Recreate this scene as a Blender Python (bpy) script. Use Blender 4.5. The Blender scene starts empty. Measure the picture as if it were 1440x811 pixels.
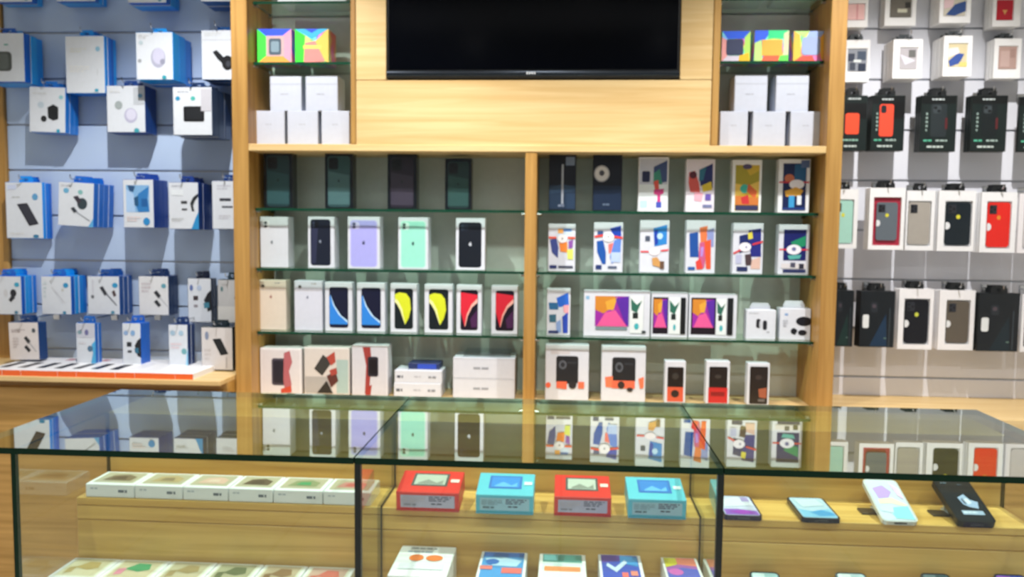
import bpy, bmesh, math, random
from mathutils import Vector, Matrix
random.seed(7)
SC = bpy.context.scene
COL = SC.collection
PI = math.pi

# ------------------------------------------------------------------ camera model
YAW, PITCH, ROLL, FPX = 0.0639511, 0.0738189, 0.0104888, 1145.9
CAMZ = 1.344
_fw = Vector((-math.sin(YAW)*math.cos(PITCH), math.cos(YAW)*math.cos(PITCH), -math.sin(PITCH)))
_r0 = Vector((math.cos(YAW), math.sin(YAW), 0))
_u0 = _r0.cross(_fw)
_rt = _r0*math.cos(ROLL) + _u0*math.sin(ROLL)
_up = -_r0*math.sin(ROLL) + _u0*math.cos(ROLL)
def ray(px, py): return _fw*FPX + _rt*(px-720) - _up*(py-405.5)
def at(px, py, Y):            # point of the place at depth Y behind picture point
    d = ray(px, py); d = d*(Y/d.y); return Vector((d.x, d.y, d.z+CAMZ))
def atz(px, py, z):
    d = ray(px, py); d = d*((z-CAMZ)/d.z); return Vector((d.x, d.y, z))

# ------------------------------------------------------------------ materials
def lin(h):
    h = h.lstrip('#'); c = [int(h[i:i+2], 16)/255 for i in (0, 2, 4)]
    return tuple(x/12.92 if x <= .04045 else ((x+.055)/1.055)**2.4 for x in c) + (1,)
MATS = {}
def newmat(name):
    m = bpy.data.materials.new(name); m.use_nodes = True
    return m, m.node_tree.nodes, m.node_tree.links, m.node_tree.nodes['Principled BSDF']
def ink(h, rough=.45, metal=0.0, spec=.5):
    """printed card / plastic of one colour with a faint procedural mottling"""
    k = (h, rough, metal, spec)
    if k in MATS: return MATS[k]
    m, N, L, b = newmat('ink_' + h.lstrip('#'))
    c = lin(h)
    tc = N.new('ShaderNodeTexCoord'); nz = N.new('ShaderNodeTexNoise'); nz.inputs['Scale'].default_value = 60
    mx = N.new('ShaderNodeMix'); mx.data_type = 'RGBA'
    mx.inputs['A'].default_value = c
    mx.inputs['B'].default_value = tuple(min(1, x*.9) for x in c[:3]) + (1,)
    L.new(tc.outputs['Object'], nz.inputs['Vector']); L.new(nz.outputs['Fac'], mx.inputs['Factor'])
    L.new(mx.outputs['Result'], b.inputs['Base Color'])
    b.inputs['Roughness'].default_value = rough; b.inputs['Metallic'].default_value = metal
    b.inputs['Specular IOR Level'].default_value = spec
    MATS[k] = m; return m
def wood(name, light, dark, axis, scale=1.0, rough=.42):
    m, N, L, b = newmat(name)
    tc = N.new('ShaderNodeTexCoord'); mp = N.new('ShaderNodeMapping')
    s = [38*scale]*3; s[axis] = 1.6*scale
    mp.inputs['Scale'].default_value = s
    L.new(tc.outputs['Object'], mp.inputs['Vector'])
    n1 = N.new('ShaderNodeTexNoise'); n1.inputs['Scale'].default_value = 1.2; n1.inputs['Detail'].default_value = 6; n1.inputs['Distortion'].default_value = .7
    L.new(mp.outputs['Vector'], n1.inputs['Vector'])
    r = N.new('ShaderNodeValToRGB')
    r.color_ramp.elements[0].position = .3; r.color_ramp.elements[0].color = lin(dark)
    r.color_ramp.elements[1].position = .68; r.color_ramp.elements[1].color = lin(light)
    L.new(n1.outputs['Fac'], r.inputs['Fac']); L.new(r.outputs['Color'], b.inputs['Base Color'])
    bp = N.new('ShaderNodeBump'); bp.inputs['Strength'].default_value = .06; bp.inputs['Distance'].default_value = .002
    L.new(n1.outputs['Fac'], bp.inputs['Height']); L.new(bp.outputs['Normal'], b.inputs['Normal'])
    b.inputs['Roughness'].default_value = rough
    return m
WOOD_H = wood('oak_horizontal', '#dec28c', '#cca86c', 0)
WOOD_V = wood('oak_vertical', '#bd9350', '#9c7236', 2)
WOOD_C = wood('oak_counter', '#e8bf6c', '#c29444', 0)
WOOD_SHADED = wood('oak_base_shaded', '#bd9350', '#9a7434', 0)  # darker oak for carcasses and doors; shade below the ledge put into the colour
def pane_glass(name, tint, strength):
    """sheet glass: clear transmission plus Fresnel reflection on the outer faces"""
    m = bpy.data.materials.new(name); m.use_nodes = True
    N, L = m.node_tree.nodes, m.node_tree.links; N.clear()
    out = N.new('ShaderNodeOutputMaterial'); mix = N.new('ShaderNodeMixShader')
    tr = N.new('ShaderNodeBsdfTransparent'); tr.inputs['Color'].default_value = lin(tint)
    gl = N.new('ShaderNodeBsdfGlossy'); gl.inputs['Roughness'].default_value = .005; gl.inputs['Color'].default_value = (.93, 1, .96, 1)
    fr = N.new('ShaderNodeFresnel'); fr.inputs['IOR'].default_value = 1.5
    ge = N.new('ShaderNodeNewGeometry'); a = N.new('ShaderNodeMath'); a.operation = 'SUBTRACT'; a.inputs[0].default_value = 1
    L.new(ge.outputs['Backfacing'], a.inputs[1])
    q = N.new('ShaderNodeMath'); q.operation = 'MULTIPLY'; q.inputs[1].default_value = strength
    L.new(fr.outputs['Fac'], q.inputs[0])
    p = N.new('ShaderNodeMath'); p.operation = 'MULTIPLY'; p.use_clamp = True
    L.new(a.outputs[0], p.inputs[0]); L.new(q.outputs[0], p.inputs[1])
    L.new(p.outputs[0], mix.inputs['Fac']); L.new(tr.outputs[0], mix.inputs[1]); L.new(gl.outputs[0], mix.inputs[2])
    L.new(mix.outputs[0], out.inputs['Surface'])
    return m
GLASS = pane_glass('sheet_glass', '#fafcfa', 1.7)
GLASS_S = pane_glass('shelf_glass', '#e9f5ee', 1.5)
GLASS_T = pane_glass('top_glass', '#ebf6f0', 2.6)
PLASTIC = pane_glass('clear_plastic', '#f4f6f8', 1.2)
EDGE = ink('#0c3f2c', .2, 0, .4)
EDGE_D = ink('#042414', .35, 0, .2)
EDGE_L = ink('#8fa699', .3, 0, .4)
CHROME = ink('#c9ccd0', .22, 1.0)
WHITE = ink('#f1f2f4', .4)
def foil(seed):
    m, N, L, b = newmat('rainbow_foil_%d' % seed)
    tc = N.new('ShaderNodeTexCoord'); mp = N.new('ShaderNodeMapping'); mp.inputs['Location'].default_value = (seed*1.7, seed*.6, seed*.9)
    nz = N.new('ShaderNodeTexNoise'); nz.inputs['Scale'].default_value = 9; nz.inputs['Detail'].default_value = .5
    L.new(tc.outputs['Object'], mp.inputs['Vector']); L.new(mp.outputs['Vector'], nz.inputs['Vector'])
    mu = N.new('ShaderNodeMath'); mu.operation = 'MULTIPLY_ADD'; mu.inputs[1].default_value = 3.2; mu.inputs[2].default_value = -.9+seed*.13
    L.new(nz.outputs['Fac'], mu.inputs[0])
    fr = N.new('ShaderNodeMath'); fr.operation = 'FRACT'; L.new(mu.outputs[0], fr.inputs[0])
    cc = N.new('ShaderNodeCombineColor'); cc.mode = 'HSV'; cc.inputs[1].default_value = .75; cc.inputs[2].default_value = .95
    L.new(fr.outputs[0], cc.inputs[0]); L.new(cc.outputs[0], b.inputs['Base Color'])
    b.inputs['Roughness'].default_value = .3; b.inputs['Metallic'].default_value = .25
    return m

# ------------------------------------------------------------------ mesh builder
class MB:
    def __init__(s): s.v = []; s.f = []; s.m = []; s.mats = []; s.smooth = set()
    def mi(s, m):
        if m not in s.mats: s.mats.append(m)
        return s.mats.index(m)
    def poly(s, pts, m, smooth=False):
        i = len(s.v); s.v += [tuple(p) for p in pts]
        if smooth: s.smooth.add(len(s.f))
        s.f.append(tuple(range(i, i+len(pts)))); s.m.append(s.mi(m))
    def box(s, x0, x1, y0, y1, z0, z1, m, c=0.0, front=None, top=None, edge=None, right=None, bottom=None):
        """chamfered box; m is body material, front/top/... override faces"""
        c = min(c, (x1-x0)*.45, (y1-y0)*.45, (z1-z0)*.45)
        base = len(s.v); idx = {}
        lo = (x0, y0, z0); hi = (x1, y1, z1)
        def vert(sx, sy, sz, ax):
            k = (sx, sy, sz, ax if c > 0 else 0)
            if k in idx: return idx[k]
            p = []
            for a, sg in enumerate((sx, sy, sz)):
                v = hi[a] if sg > 0 else lo[a]
                if c > 0 and a != ax: v -= sg*c
                p.append(v)
            s.v.append(tuple(p)); idx[k] = len(s.v)-1; return idx[k]
        def add(vs, mt): s.f.append(tuple(vs)); s.m.append(s.mi(mt))
        S = (-1, 1)
        fm = {(1, -1): front or m, (2, 1): top or m, (0, 1): right or m, (2, -1): bottom or m}
        for ax in range(3):
            b1, b2 = [(1, 2), (2, 0), (0, 1)][ax]
            for sg in S:
                q = []
                for s1, s2 in ((-1, -1), (1, -1), (1, 1), (-1, 1)):
                    t = [0, 0, 0]; t[ax] = sg; t[b1] = s1; t[b2] = s2; q.append(vert(*t, ax))
                if sg < 0: q.reverse()
                add(q, fm.get((ax, sg), edge or m) if not (edge and (ax, sg) not in fm) else edge)
        if c > 0:
            for ax in range(3):
                b1, b2 = [(1, 2), (2, 0), (0, 1)][ax]
                for s1 in S:
                    for s2 in S:
                        def g(sa, fx):
                            t = [0, 0, 0]; t[ax] = sa; t[b1] = s1; t[b2] = s2; return vert(*t, fx)
                        q = [g(-1, b1), g(1, b1), g(1, b2), g(-1, b2)]
                        if s1*s2 > 0: q.reverse()
                        add(q, edge or m)
            for sx in S:
                for sy in S:
                    for sz in S:
                        q = [vert(sx, sy, sz, 0), vert(sx, sy, sz, 1), vert(sx, sy, sz, 2)]
                        if sx*sy*sz < 0: q.reverse()
                        add(q, edge or m)
    def tube(s, pts, r, m, n=8, cap=True):
        P = [Vector(p) for p in pts]; rings = []
        for i, p in enumerate(P):
            d = (P[min(i+1, len(P)-1)]-P[max(i-1, 0)]).normalized()
            a = d.cross(Vector((0, 0, 1))) if abs(d.z) < .9 else d.cross(Vector((1, 0, 0)))
            a.normalize(); b = d.cross(a)
            rings.append([p + (a*math.cos(2*PI*k/n)+b*math.sin(2*PI*k/n))*r for k in range(n)])
        for i in range(len(P)-1):
            for k in range(n):
                s.poly([rings[i][k], rings[i][(k+1) % n], rings[i+1][(k+1) % n], rings[i+1][k]], m, True)
        if cap: s.poly(rings[0], m); s.poly(rings[-1][::-1], m)
    def prism(s, pts, z0, z1, m, fr=None, side=None):
        """pts: outline as (a,b); fr maps (a,b,h)->xyz"""
        fr = fr or (lambda a, b, h: (a, b, h))
        n = len(pts)
        s.poly([fr(a, b, z1) for a, b in pts], m); s.poly([fr(a, b, z0) for a, b in reversed(pts)], m)
        for i in range(n):
            a, b = pts[i], pts[(i+1) % n]
            s.poly([fr(*a, z0), fr(*b, z0), fr(*b, z1), fr(*a, z1)], side or m)
    def decal(s, items, fr, w, h):
        """print graphics; fr(u,v,k) -> xyz for face fractions u,v (v down) on layer k; w,h face size"""
        for k, it in enumerate(items):
            t = it[0]; mt = lambda c: ink(c, .35)
            def pl(q, c): s.poly([fr(min(1, max(0, u)), min(1, max(0, v)), k) for u, v in q], mt(c))
            if t == 'R': u0, v0, u1, v1, c = it[1:]; pl([(u0, v1), (u1, v1), (u1, v0), (u0, v0)], c)
            elif t == 'E':
                cu, cv, ru, rv, c = it[1:]
                pl([(cu+ru*math.cos(-a), cv+rv*math.sin(-a)) for a in [2*PI*i/20 for i in range(20)]], c)
            elif t == 'P': pl(it[1], it[2])
            elif t == 'O':
                u0, v0, u1, v1, r, c = it[1:]; rv = r*w/h; q = []
                for (cu, cv, a0) in ((u0+r, v1-rv, PI), (u1-r, v1-rv, 1.5*PI), (u1-r, v0+rv, 0), (u0+r, v0+rv, .5*PI)):
                    for i in range(5):
                        a = a0+i*PI/8; q.append((cu+r*math.cos(a), cv-rv*math.sin(a)))
                pl(q, c)
            elif t == 'L':
                u0, v0, u1, v1, lw, c = it[1:]
                dx, dy = (u1-u0)*w, (v1-v0)*h; l = math.hypot(dx, dy); nx, ny = -dy/l*lw*w/2, dx/l*lw*w/2
                q = [(u0+nx/w, v0+ny/h), (u1+nx/w, v1+ny/h), (u1-nx/w, v1-ny/h), (u0-nx/w, v0-ny/h)]
                pl(q, c)
            elif t == 'T':
                u0, v0, u1, v1, c, n = it[1:]; rr = random.Random(int(u0*1000+v0*777))
                lh = (v1-v0)/n
                for i in range(n):
                    u = u0; end = u0 + (u1-u0)*(1 if i < n-1 else .75)
                    while u < end-.02:
                        e = min(end, u+(.05+.09*rr.random()))
                        pl([(u, v0+(i+.7)*lh), (e, v0+(i+.7)*lh), (e, v0+(i+.15)*lh), (u, v0+(i+.15)*lh)], c)
                        u = e+.022
            elif t == 'A':   # small fruit-shaped emblem
                cu, cv, sz, c = it[1:]; sv = sz*w/h
                shp = [(0, -.62), (.3, -.75), (.62, -.62), (.5, -.3), (.5, .1), (.72, .3), (.5, .72), (.22, .95), (0, .85), (-.25, .95), (-.58, .6), (-.75, .1), (-.68, -.42), (-.35, -.72)]
                pl([(cu+a*sz, cv+b*sv) for a, b in reversed(shp)], c)
                pl([(cu+a*sz, cv+b*sv) for a, b in reversed([(0, -.85), (.05, -1.15), (.35, -1.35), (.28, -1.0)])], c)
    def build(s, name, parent=None, loc=(0, 0, 0), rot=(0, 0, 0), auto=True):
        me = bpy.data.meshes.new(name); me.from_pydata(s.v, [], s.f)
        for m in s.mats: me.materials.append(m)
        me.polygons.foreach_set('material_index', s.m)
        for i in s.smooth: me.polygons[i].use_smooth = True
        me.update()
        o = bpy.data.objects.new(name, me); COL.objects.link(o)
        o.location = loc; o.rotation_euler = rot
        if parent: o.parent = parent
        return o
def tag(o, label, cat, group=None):
    o['label'] = label; o['category'] = cat
    if group: o['group'] = group
    return o
def thing(name, label, cat, loc, rot=(0, 0, 0), group=None):
    o = bpy.data.objects.new(name, None); COL.objects.link(o); o.empty_display_size = .05
    o.location = loc; o.rotation_euler = rot
    return tag(o, label, cat, group)
def structure(o): o['kind'] = 'structure'; return o

# face frames for prints on a box spanning x -w/2..w/2, y 0..d (front at y=0), z 0..h
def f_front(w, h, y=0): return lambda u, v, k: (-w/2+u*w, y-.0004-.0002*k, h*(1-v))
def f_top(w, d, h): return lambda u, v, k: (-w/2+u*w, d*(1-v), h+.0004+.0002*k)

# ================================================================== LAYOUT NUMBERS
YF, YB = 2.55, 2.775            # front plane and back panel of the wall unit
YS = 2.60                       # front edge of the glass shelves
XL0, XL1 = -1.058, -1.006       # left upright
XR0, XR1 = .787, .835           # right upright
Z_BOARD = CAMZ+.247             # long board between cubbies and bays
Z_SH = [CAMZ+.053, CAMZ-.142, CAMZ-.350]
Z_BASE = CAMZ-.556              # ledge / base board top
YW = 2.78                       # slatwall face
KC = .939                       # counter distances
CT = CAMZ-.394*KC               # counter top surface

# ================================================================== ROOM
def plane_box(name, x0, x1, y0, y1, z0, z1, m):
    b = MB(); b.box(x0, x1, y0, y1, z0, z1, m); return structure(b.build(name))
floor_m, N, L, b_ = newmat('floor_tile')
tc = N.new('ShaderNodeTexCoord'); bk = N.new('ShaderNodeTexBrick'); bk.offset = 0; bk.inputs['Scale'].default_value = 1
bk.inputs['Brick Width'].default_value = .6; bk.inputs['Row Height'].default_value = .6; bk.inputs['Mortar Size'].default_value = .004
bk.inputs['Color1'].default_value = lin('#d9d6cf'); bk.inputs['Color2'].default_value = lin('#d2cfc8'); bk.inputs['Mortar'].default_value = lin('#8d8a84')
L.new(tc.outputs['Object'], bk.inputs['Vector']); L.new(bk.outputs['Color'], b_.inputs['Base Color']); b_.inputs['Roughness'].default_value = .25
plaster = ink('#ecebe8', .8)
RX0, RX1, RY0, RY1, RZ = -2.9, 2.7, -2.6, 2.86, 2.75
plane_box('floor', RX0-.1, RX1+.1, RY0, RY1+.1, -.1, 0, floor_m)
plane_box('ceiling', RX0-.1, RX1+.1, RY0, RY1+.1, RZ, RZ+.1, plaster)
plane_box('wall_back', RX0, RX1, RY1, RY1+.1, 0, RZ, plaster)
plane_box('wall_left', RX0-.1, RX0, RY0, RY1+.1, 0, RZ, plaster)
plane_box('wall_right', RX1, RX1+.1, RY0, RY1+.1, 0, RZ, plaster)

# ================================================================== BASE CABINET
Z_LL = .862; Z_LR = at(1300, 558, 2.775).z
def base_cabinet(x0, x1, zl, over, label, doors):
    xm = (x0+x1)/2; w = (x1-x0)/2; t = thing('base_cabinet', label, 'cabinet', (xm, 2.48, 0), group='oak base cabinets')
    b = MB(); th = .016 if over < -.04 else .034; b.box(-w, w, over, .37, zl-th, zl, WOOD_H, .002); b.build('ledge', t)
    b = MB(); b.box(-w, w, .012, .37, .08, zl-th, WOOD_SHADED, .002); b.build('carcass', t)
    b = MB(); b.box(-w+.01, w-.01, .05, .35, 0, .08, ink('#6b5a3c'), 0); b.build('plinth', t)
    dw = 2*w/doors
    for i in range(doors):
        a = -w+i*dw
        d = MB(); d.box(a+.003, a+dw-.003, -.004, .012, .09, zl-.042, WOOD_SHADED, .002); dd = d.build('door', t)
        h = MB(); h.tube([(a+dw-.06, -.004, .58), (a+dw-.06, -.024, .58), (a+dw-.06, -.024, .70), (a+dw-.06, -.004, .70)], .004, CHROME); h.build('handle', dd)
base_cabinet(-2.3, XL0-.002, Z_LL, -.045, 'oak base cabinet with raised ledge under the blue boxes at left', 1)
base_cabinet(XL0, XR1, Z_BASE, .0, 'long oak base cabinet carrying the glass shelved wall unit', 4)
base_cabinet(XR1+.002, 2.3, Z_LR, -.02, 'oak base cabinet with ledge under the phone cases at right', 2)

# ================================================================== SLATWALLS
def slatwall(x0, x1, z0, z1, grooves, label, ca, cb, name='slatwall_panel'):
    m, N, L, b = newmat('slatwall_laminate')
    b.inputs['Base Color'].default_value = lin('#dfe3ea'); b.inputs['Roughness'].default_value = .35
    nz = N.new('ShaderNodeTexNoise'); nz.inputs['Scale'].default_value = 5; mx = N.new('ShaderNodeMix'); mx.data_type = 'RGBA'
    mx.inputs['A'].default_value = lin(ca); mx.inputs['B'].default_value = lin(cb)
    L.new(nz.outputs['Fac'], mx.inputs['Factor']); L.new(mx.outputs['Result'], b.inputs['Base Color'])
    alu = ink('#b4b8bf', .35, .5)
    t = thing(name, label, 'slatwall', ((x0+x1)/2, YW, z0))
    ox, oy, oz = t.location
    p = MB(); edges = [z0] + sorted(grooves) + [z1]
    p.box(x0-ox, x1-ox, .012, RY1-.001-oy, 0, z1-z0, m)
    r = MB()
    for i in range(len(edges)-1):
        a = edges[i] + (.003 if i else 0); c = edges[i+1] - (.003 if i < len(edges)-2 else 0)
        p.box(x0-ox, x1-ox, 0, .013, a-oz, c-oz, m, .0015)
    for g in grooves:
        r.box(x0-ox, x1-ox, .008, .0125, g-.003-oz, g+.003-oz, alu)
    p.build('board', t); r.build('groove_insert', t)
    return t
gl = [CAMZ+.66-.158*i for i in range(-3, 8)]
gr = [CAMZ+.66-.1635*i for i in range(-3, 8)]
slatwall(at(11, 330, 2.766).x+.001, XL0-.003, Z_LL, 2.6, gl, 'pale grooved slatwall panel hung with blue and white boxes', '#b6cae6', '#aec3e0')
slatwall(XR1+.003, 1.90, Z_LR, 2.6, gr, 'white grooved slatwall panel hung with phone case packs', '#e4e5ec', '#dcdde4')
# wooden post at the left frame edge
b = MB(); b.box(-.035, .035, 0, .085, 0, 2.6-Z_LL, WOOD_V, .002)
tag(b.build('wooden_post', None, (at(11, 330, 2.766).x-.035, 2.767, Z_LL)), 'oak upright at the far left end of the slatwall', 'post')

# ================================================================== WALL UNIT
U = thing('display_unit', 'oak wall display unit with glass shelves and screen panel', 'shelving', ((XL0+XR1)/2, YF, Z_BASE))
uo = U.location
ZT = 2.6
def upart(name, x0, x1, y0, y1, z0, z1, m, c=.002, edge=None, front=None, parent=None, right=None, bottom=None, top=None):
    b = MB(); b.box(x0-uo.x, x1-uo.x, y0-uo.y, y1-uo.y, z0-uo.z, z1-uo.z, m, c, edge=edge, front=front, right=right, bottom=bottom, top=top)
    o = b.build(name, U)
    if parent: o.parent = parent
    return o
BACK = ink('#ccd2cc', .28, 0, .6)
upart('side_panel', XL0, XL1, YF, YB+.02, Z_BASE, ZT, WOOD_V)
upart('side_panel', XR0, XR1, YF, YB+.02, Z_BASE, ZT, WOOD_V)
upart('back_panel', XL1, XR0, YB, YB+.02, Z_BASE, ZT, BACK, 0)
upart('cross_board', XL1, XR0, YF, YB, Z_BOARD-.011, Z_BOARD+.011, WOOD_H)
xd = (at(746, 300, YF).x)
upart('divider', xd-.018, xd+.018, YF+.003, YB, Z_BASE, Z_BOARD-.011, WOOD_V)
# cubby walls beside the screen
CL0 = at(493, 100, YF).x; CL1 = at(500, 100, YF).x; CR0 = at(1002, 100, YF).x; CR1 = at(1012, 100, YF).x
upart('cubby_wall', CL0, CL1, YF, YB, Z_BOARD+.011, ZT, WOOD_V)
upart('cubby_wall', CR0, CR1, YF, YB, Z_BOARD+.011, ZT, WOOD_V)
ZP = at(750, 112, YF).z
upart('screen_panel', CL1, CR0, YF+.004, YF+.024, Z_BOARD+.011, ZP-.0008, WOOD_H, .001)
TX0 = at(543, 60, YF).x; TX1 = at(957, 60, YF).x; TZ0 = at(750, 109.5, YF).z; TZ1 = TZ0+.585
upart('screen_panel', CL1, TX0-.001, YF+.004, YF+.024, ZP+.0008, ZT, WOOD_H, .001)
upart('screen_panel', TX1+.001, CR0, YF+.004, YF+.024, ZP+.0008, ZT, WOOD_H, .001)
upart('screen_panel', TX0+.001, TX1-.001, YF+.004, YF+.024, TZ1+.001, ZT, WOOD_H, .001)
upart('screen_recess', CL1, CR0, YF+.036, YF+.046, Z_BOARD+.011, ZT, WOOD_H, 0)
upart('top_board', XL1, XR0, YF, YB, ZT-.02, ZT, WOOD_H, 0)
def gshelf(x0, x1, z):
    s = upart('glass_shelf', x0+.002, x1-.002, YS, YB, z-.004, z+.004, GLASS_S, 0, edge=EDGE, top=GLASS_S, front=EDGE, right=EDGE, bottom=GLASS_S)
    for x in (x0+.006, x1-.006):
        for y in (YS+.012, YB-.03):
            p = MB(); p.tube([(x+(-.0055 if x == x0+.006 else .0055)-uo.x, y-uo.y, z-.0085-uo.z), (x+(.007 if x == x0+.006 else -.007)-uo.x, y-uo.y, z-.0085-uo.z)], .0042, CHROME)
            p.build('shelf_pin', s)
for z in Z_SH:
    gshelf(XL1, xd-.018, z); gshelf(xd+.018, XR0, z)
ZC = at(425, 89, YS).z
ZC2 = ZC+.19
for z in (ZC, ZC2, ZC2+.3):
    gshelf(XL1, CL0, z); gshelf(CR1, XR0, z)

# ================================================================== TELEVISION
x0, x1, zb = TX0, TX1, max(TZ0, ZP+.001)
W = x1-x0
t = thing('television', 'black flat screen television mounted on the oak panel', 'television', ((x0+x1)/2, YF-.002, zb))
BLK = ink('#08090b', .25); 
b = MB(); b.box(-W/2, W/2, .004, .034, 0, .575, BLK, .003); b.build('casing', t)
b = MB(); b.box(-W*.3, W*.3, .034, .0376, .12, .42, ink('#151517', .5), .003); b.build('wall_bracket', t)
scr, N, L, bs = newmat('screen_glass'); bs.inputs['Base Color'].default_value = (.0012, .0016, .003, 1); bs.inputs['Roughness'].default_value = .12; bs.inputs['Specular IOR Level'].default_value = .04
b = MB(); b.box(-W/2+.008, W/2-.008, .002, .006, .026, .567, scr, .001); b.build('screen', t)
b = MB()
bz = ink('#3a4048', .22, .9)
n = 10
pr = [(-W/2+.002, 0), (W/2-.002, 0)]
for i in range(n):     # rounded lower bezel
    a0, a1 = PI*i/n, PI*(i+1)/n
    p0 = (.004-.009*math.sin(a0), .013-.011*math.cos(a0)); p1 = (.004-.009*math.sin(a1), .013-.011*math.cos(a1))
    b.poly([(-W/2+.002, p0[0], p0[1]), (W/2-.002, p0[0], p0[1]), (W/2-.002, p1[0], p1[1]), (-W/2+.002, p1[0], p1[1])], bz, True)
for sx in (-1, 1):
    q = [(sx*(W/2-.002), .004-.009*math.sin(PI*i/n), .013-.011*math.cos(PI*i/n)) for i in range(n+1)]
    b.poly(q if sx < 0 else q[::-1], bz)
b.build('lower_bezel', t)
b = MB(); lg = ink('#e8ebef', .3, .3)
for i, u in enumerate((-.012, -.0045, .003, .0105)):
    b.box(u-.0026, u+.0026, -.0062, -.004, .010, .0165, lg)
b.build('brand_badge', t)

# ================================================================== PRODUCT BUILDERS
CARD_W = '#d6dbe4'
def stand_box(name, label, group, x0, x1, yt, zb, yf, depth, prints, body=CARD_W, yaw=0, cat='box', fin=.4, top=None, lip=False):
    """a box standing on a shelf, its front seen between picture columns x0..x1, its top at row yt"""
    ym = yt+30
    A = at(x0, ym, yf); B = at(x1, ym, yf); w = B.x-A.x
    h = at((x0+x1)/2, yt, yf).z-zb
    b = MB(); bm = ink(body, fin)
    b.box(-w/2, w/2, 0, depth, 0, h, bm, .0012, top=top)
    b.decal(prints, f_front(w, h), w, h)
    o = b.build(name, None, ((A.x+B.x)/2, yf, zb+.0008), (0, 0, yaw))
    return tag(o, label, cat, group), w, h
def zshelf(i): return Z_SH[i]+.004

# ---- left bay, row 1: dark phone boxes with a phone seen from behind
G1 = 'dark phone boxes on the top glass shelf'
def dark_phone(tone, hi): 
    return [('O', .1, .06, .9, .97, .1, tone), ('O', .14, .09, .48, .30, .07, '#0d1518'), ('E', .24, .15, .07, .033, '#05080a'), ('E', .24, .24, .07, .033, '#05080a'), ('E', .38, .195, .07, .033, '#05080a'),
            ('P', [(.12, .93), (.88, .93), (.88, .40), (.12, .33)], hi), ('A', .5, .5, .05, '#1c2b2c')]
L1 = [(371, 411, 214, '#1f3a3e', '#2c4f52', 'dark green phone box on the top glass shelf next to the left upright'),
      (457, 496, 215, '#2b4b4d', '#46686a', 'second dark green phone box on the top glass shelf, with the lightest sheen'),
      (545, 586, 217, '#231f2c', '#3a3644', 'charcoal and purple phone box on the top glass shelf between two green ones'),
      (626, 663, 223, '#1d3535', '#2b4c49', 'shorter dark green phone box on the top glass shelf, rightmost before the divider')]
for a, c, yt, tn, hi, lb in L1:
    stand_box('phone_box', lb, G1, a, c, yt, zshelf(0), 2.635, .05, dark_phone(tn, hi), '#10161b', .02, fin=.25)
# ---- left bay, row 2
G2 = 'phone boxes on the second glass shelf of the left bay'
def pale_phone(edge, body, cam): 
    return [('O', .07, .06, .93, .97, .1, edge), ('O', .10, .08, .90, .96, .09, body), ('L', .1, .17, .9, .19, .012, cam), ('O', .13, .1, .37, .24, .06, edge), ('E', .2, .14, .055, .03, cam), ('E', .2, .2, .055, .03, cam), ('A', .5, .5, .06, cam)]
stand_box('phone_box', 'plain white phone box on the second glass shelf, nearest the left upright', G2, 366, 405, 305, zshelf(1), 2.635, .06,
          [('L', .08, .2, .9, .215, .012, '#c3c9cf'), ('O', .12, .07, .34, .24, .07, '#dfe3e6'), ('E', .2, .12, .06, .03, '#4b5258'), ('E', .2, .19, .06, .03, '#4b5258'), ('A', .42, .5, .06, '#7d8890')], '#d2d8df')
stand_box('phone_box', 'white phone box picturing a black phone, second from left on the second glass shelf', G2, 433, 470, 305, zshelf(1), 2.635, .06,
          [('O', .1, .05, .86, .95, .1, '#131a2c'), ('P', [(.12, .15), (.4, .12), (.3, .9), (.12, .92)], '#2b2f4a'), ('O', .14, .08, .4, .22, .05, '#0a0d18'), ('E', .22, .12, .05, .026, '#39415a'), ('E', .22, .18, .05, .026, '#39415a'), ('A', .47, .48, .06, '#8a93a4')])
stand_box('phone_box', 'white phone box picturing a lilac phone on the second glass shelf', G2, 489, 534, 305, zshelf(1), 2.635, .06, pale_phone('#c9c8ee', '#a9a9ea', '#4d4f74'))
stand_box('phone_box', 'white phone box picturing a mint green phone on the second glass shelf', G2, 560, 602, 306, zshelf(1), 2.635, .06, pale_phone('#c9efe4', '#98e2cd', '#3d5f58'))
stand_box('phone_box', 'white box picturing a plain black phone, rightmost on the left second shelf', G2, 641, 682, 307, zshelf(1), 2.635, .06,
          [('O', .1, .08, .88, .95, .1, '#111722'), ('O', .16, .11, .42, .25, .06, '#1a2230'), ('E', .23, .15, .05, .026, '#2f3a4a'), ('E', .23, .21, .05, .026, '#2f3a4a'), ('A', .5, .5, .07, '#c3cad4')])
# ---- left bay, row 3
G3 = 'phone boxes on the third glass shelf of the left bay'
def swoosh(kind):
    if kind == 'blue':
        return [('O', .16, .1, .86, .93, .09, '#0f1430'), ('P', [(.17, .86), (.84, .86), (.84, .78), (.6, .68), (.36, .48), (.2, .25), (.17, .3)], '#2f86e0'), ('P', [(.84, .78), (.6, .68), (.36, .48), (.2, .25), (.3, .47), (.5, .66), (.84, .83)], '#bfe2ff')]
    if kind == 'yellow':
        return [('O', .16, .1, .86, .93, .09, '#0f1c22'), ('P', [(.17, .3), (.3, .36), (.45, .52), (.52, .72), (.56, .84), (.7, .7), (.78, .52), (.74, .3), (.6, .2), (.35, .18), (.17, .22)], '#d5df2a'), ('P', [(.17, .3), (.3, .36), (.45, .52), (.52, .72), (.56, .84), (.48, .72), (.38, .55), (.25, .42), (.17, .38)], '#eef2a8')]
    return [('O', .16, .1, .86, .93, .09, '#170f22'), ('P', [(.17, .15), (.84, .2), (.84, .3), (.6, .4), (.42, .6), (.33, .86), (.25, .7), (.17, .55)], '#d8253a'), ('P', [(.84, .27), (.84, .36), (.62, .46), (.46, .63), (.36, .84), (.33, .86), (.42, .6), (.6, .4)], '#f3b7a8'), ('P', [(.84, .5), (.84, .86), (.6, .88), (.55, .7)], '#4a2450')]
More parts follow.
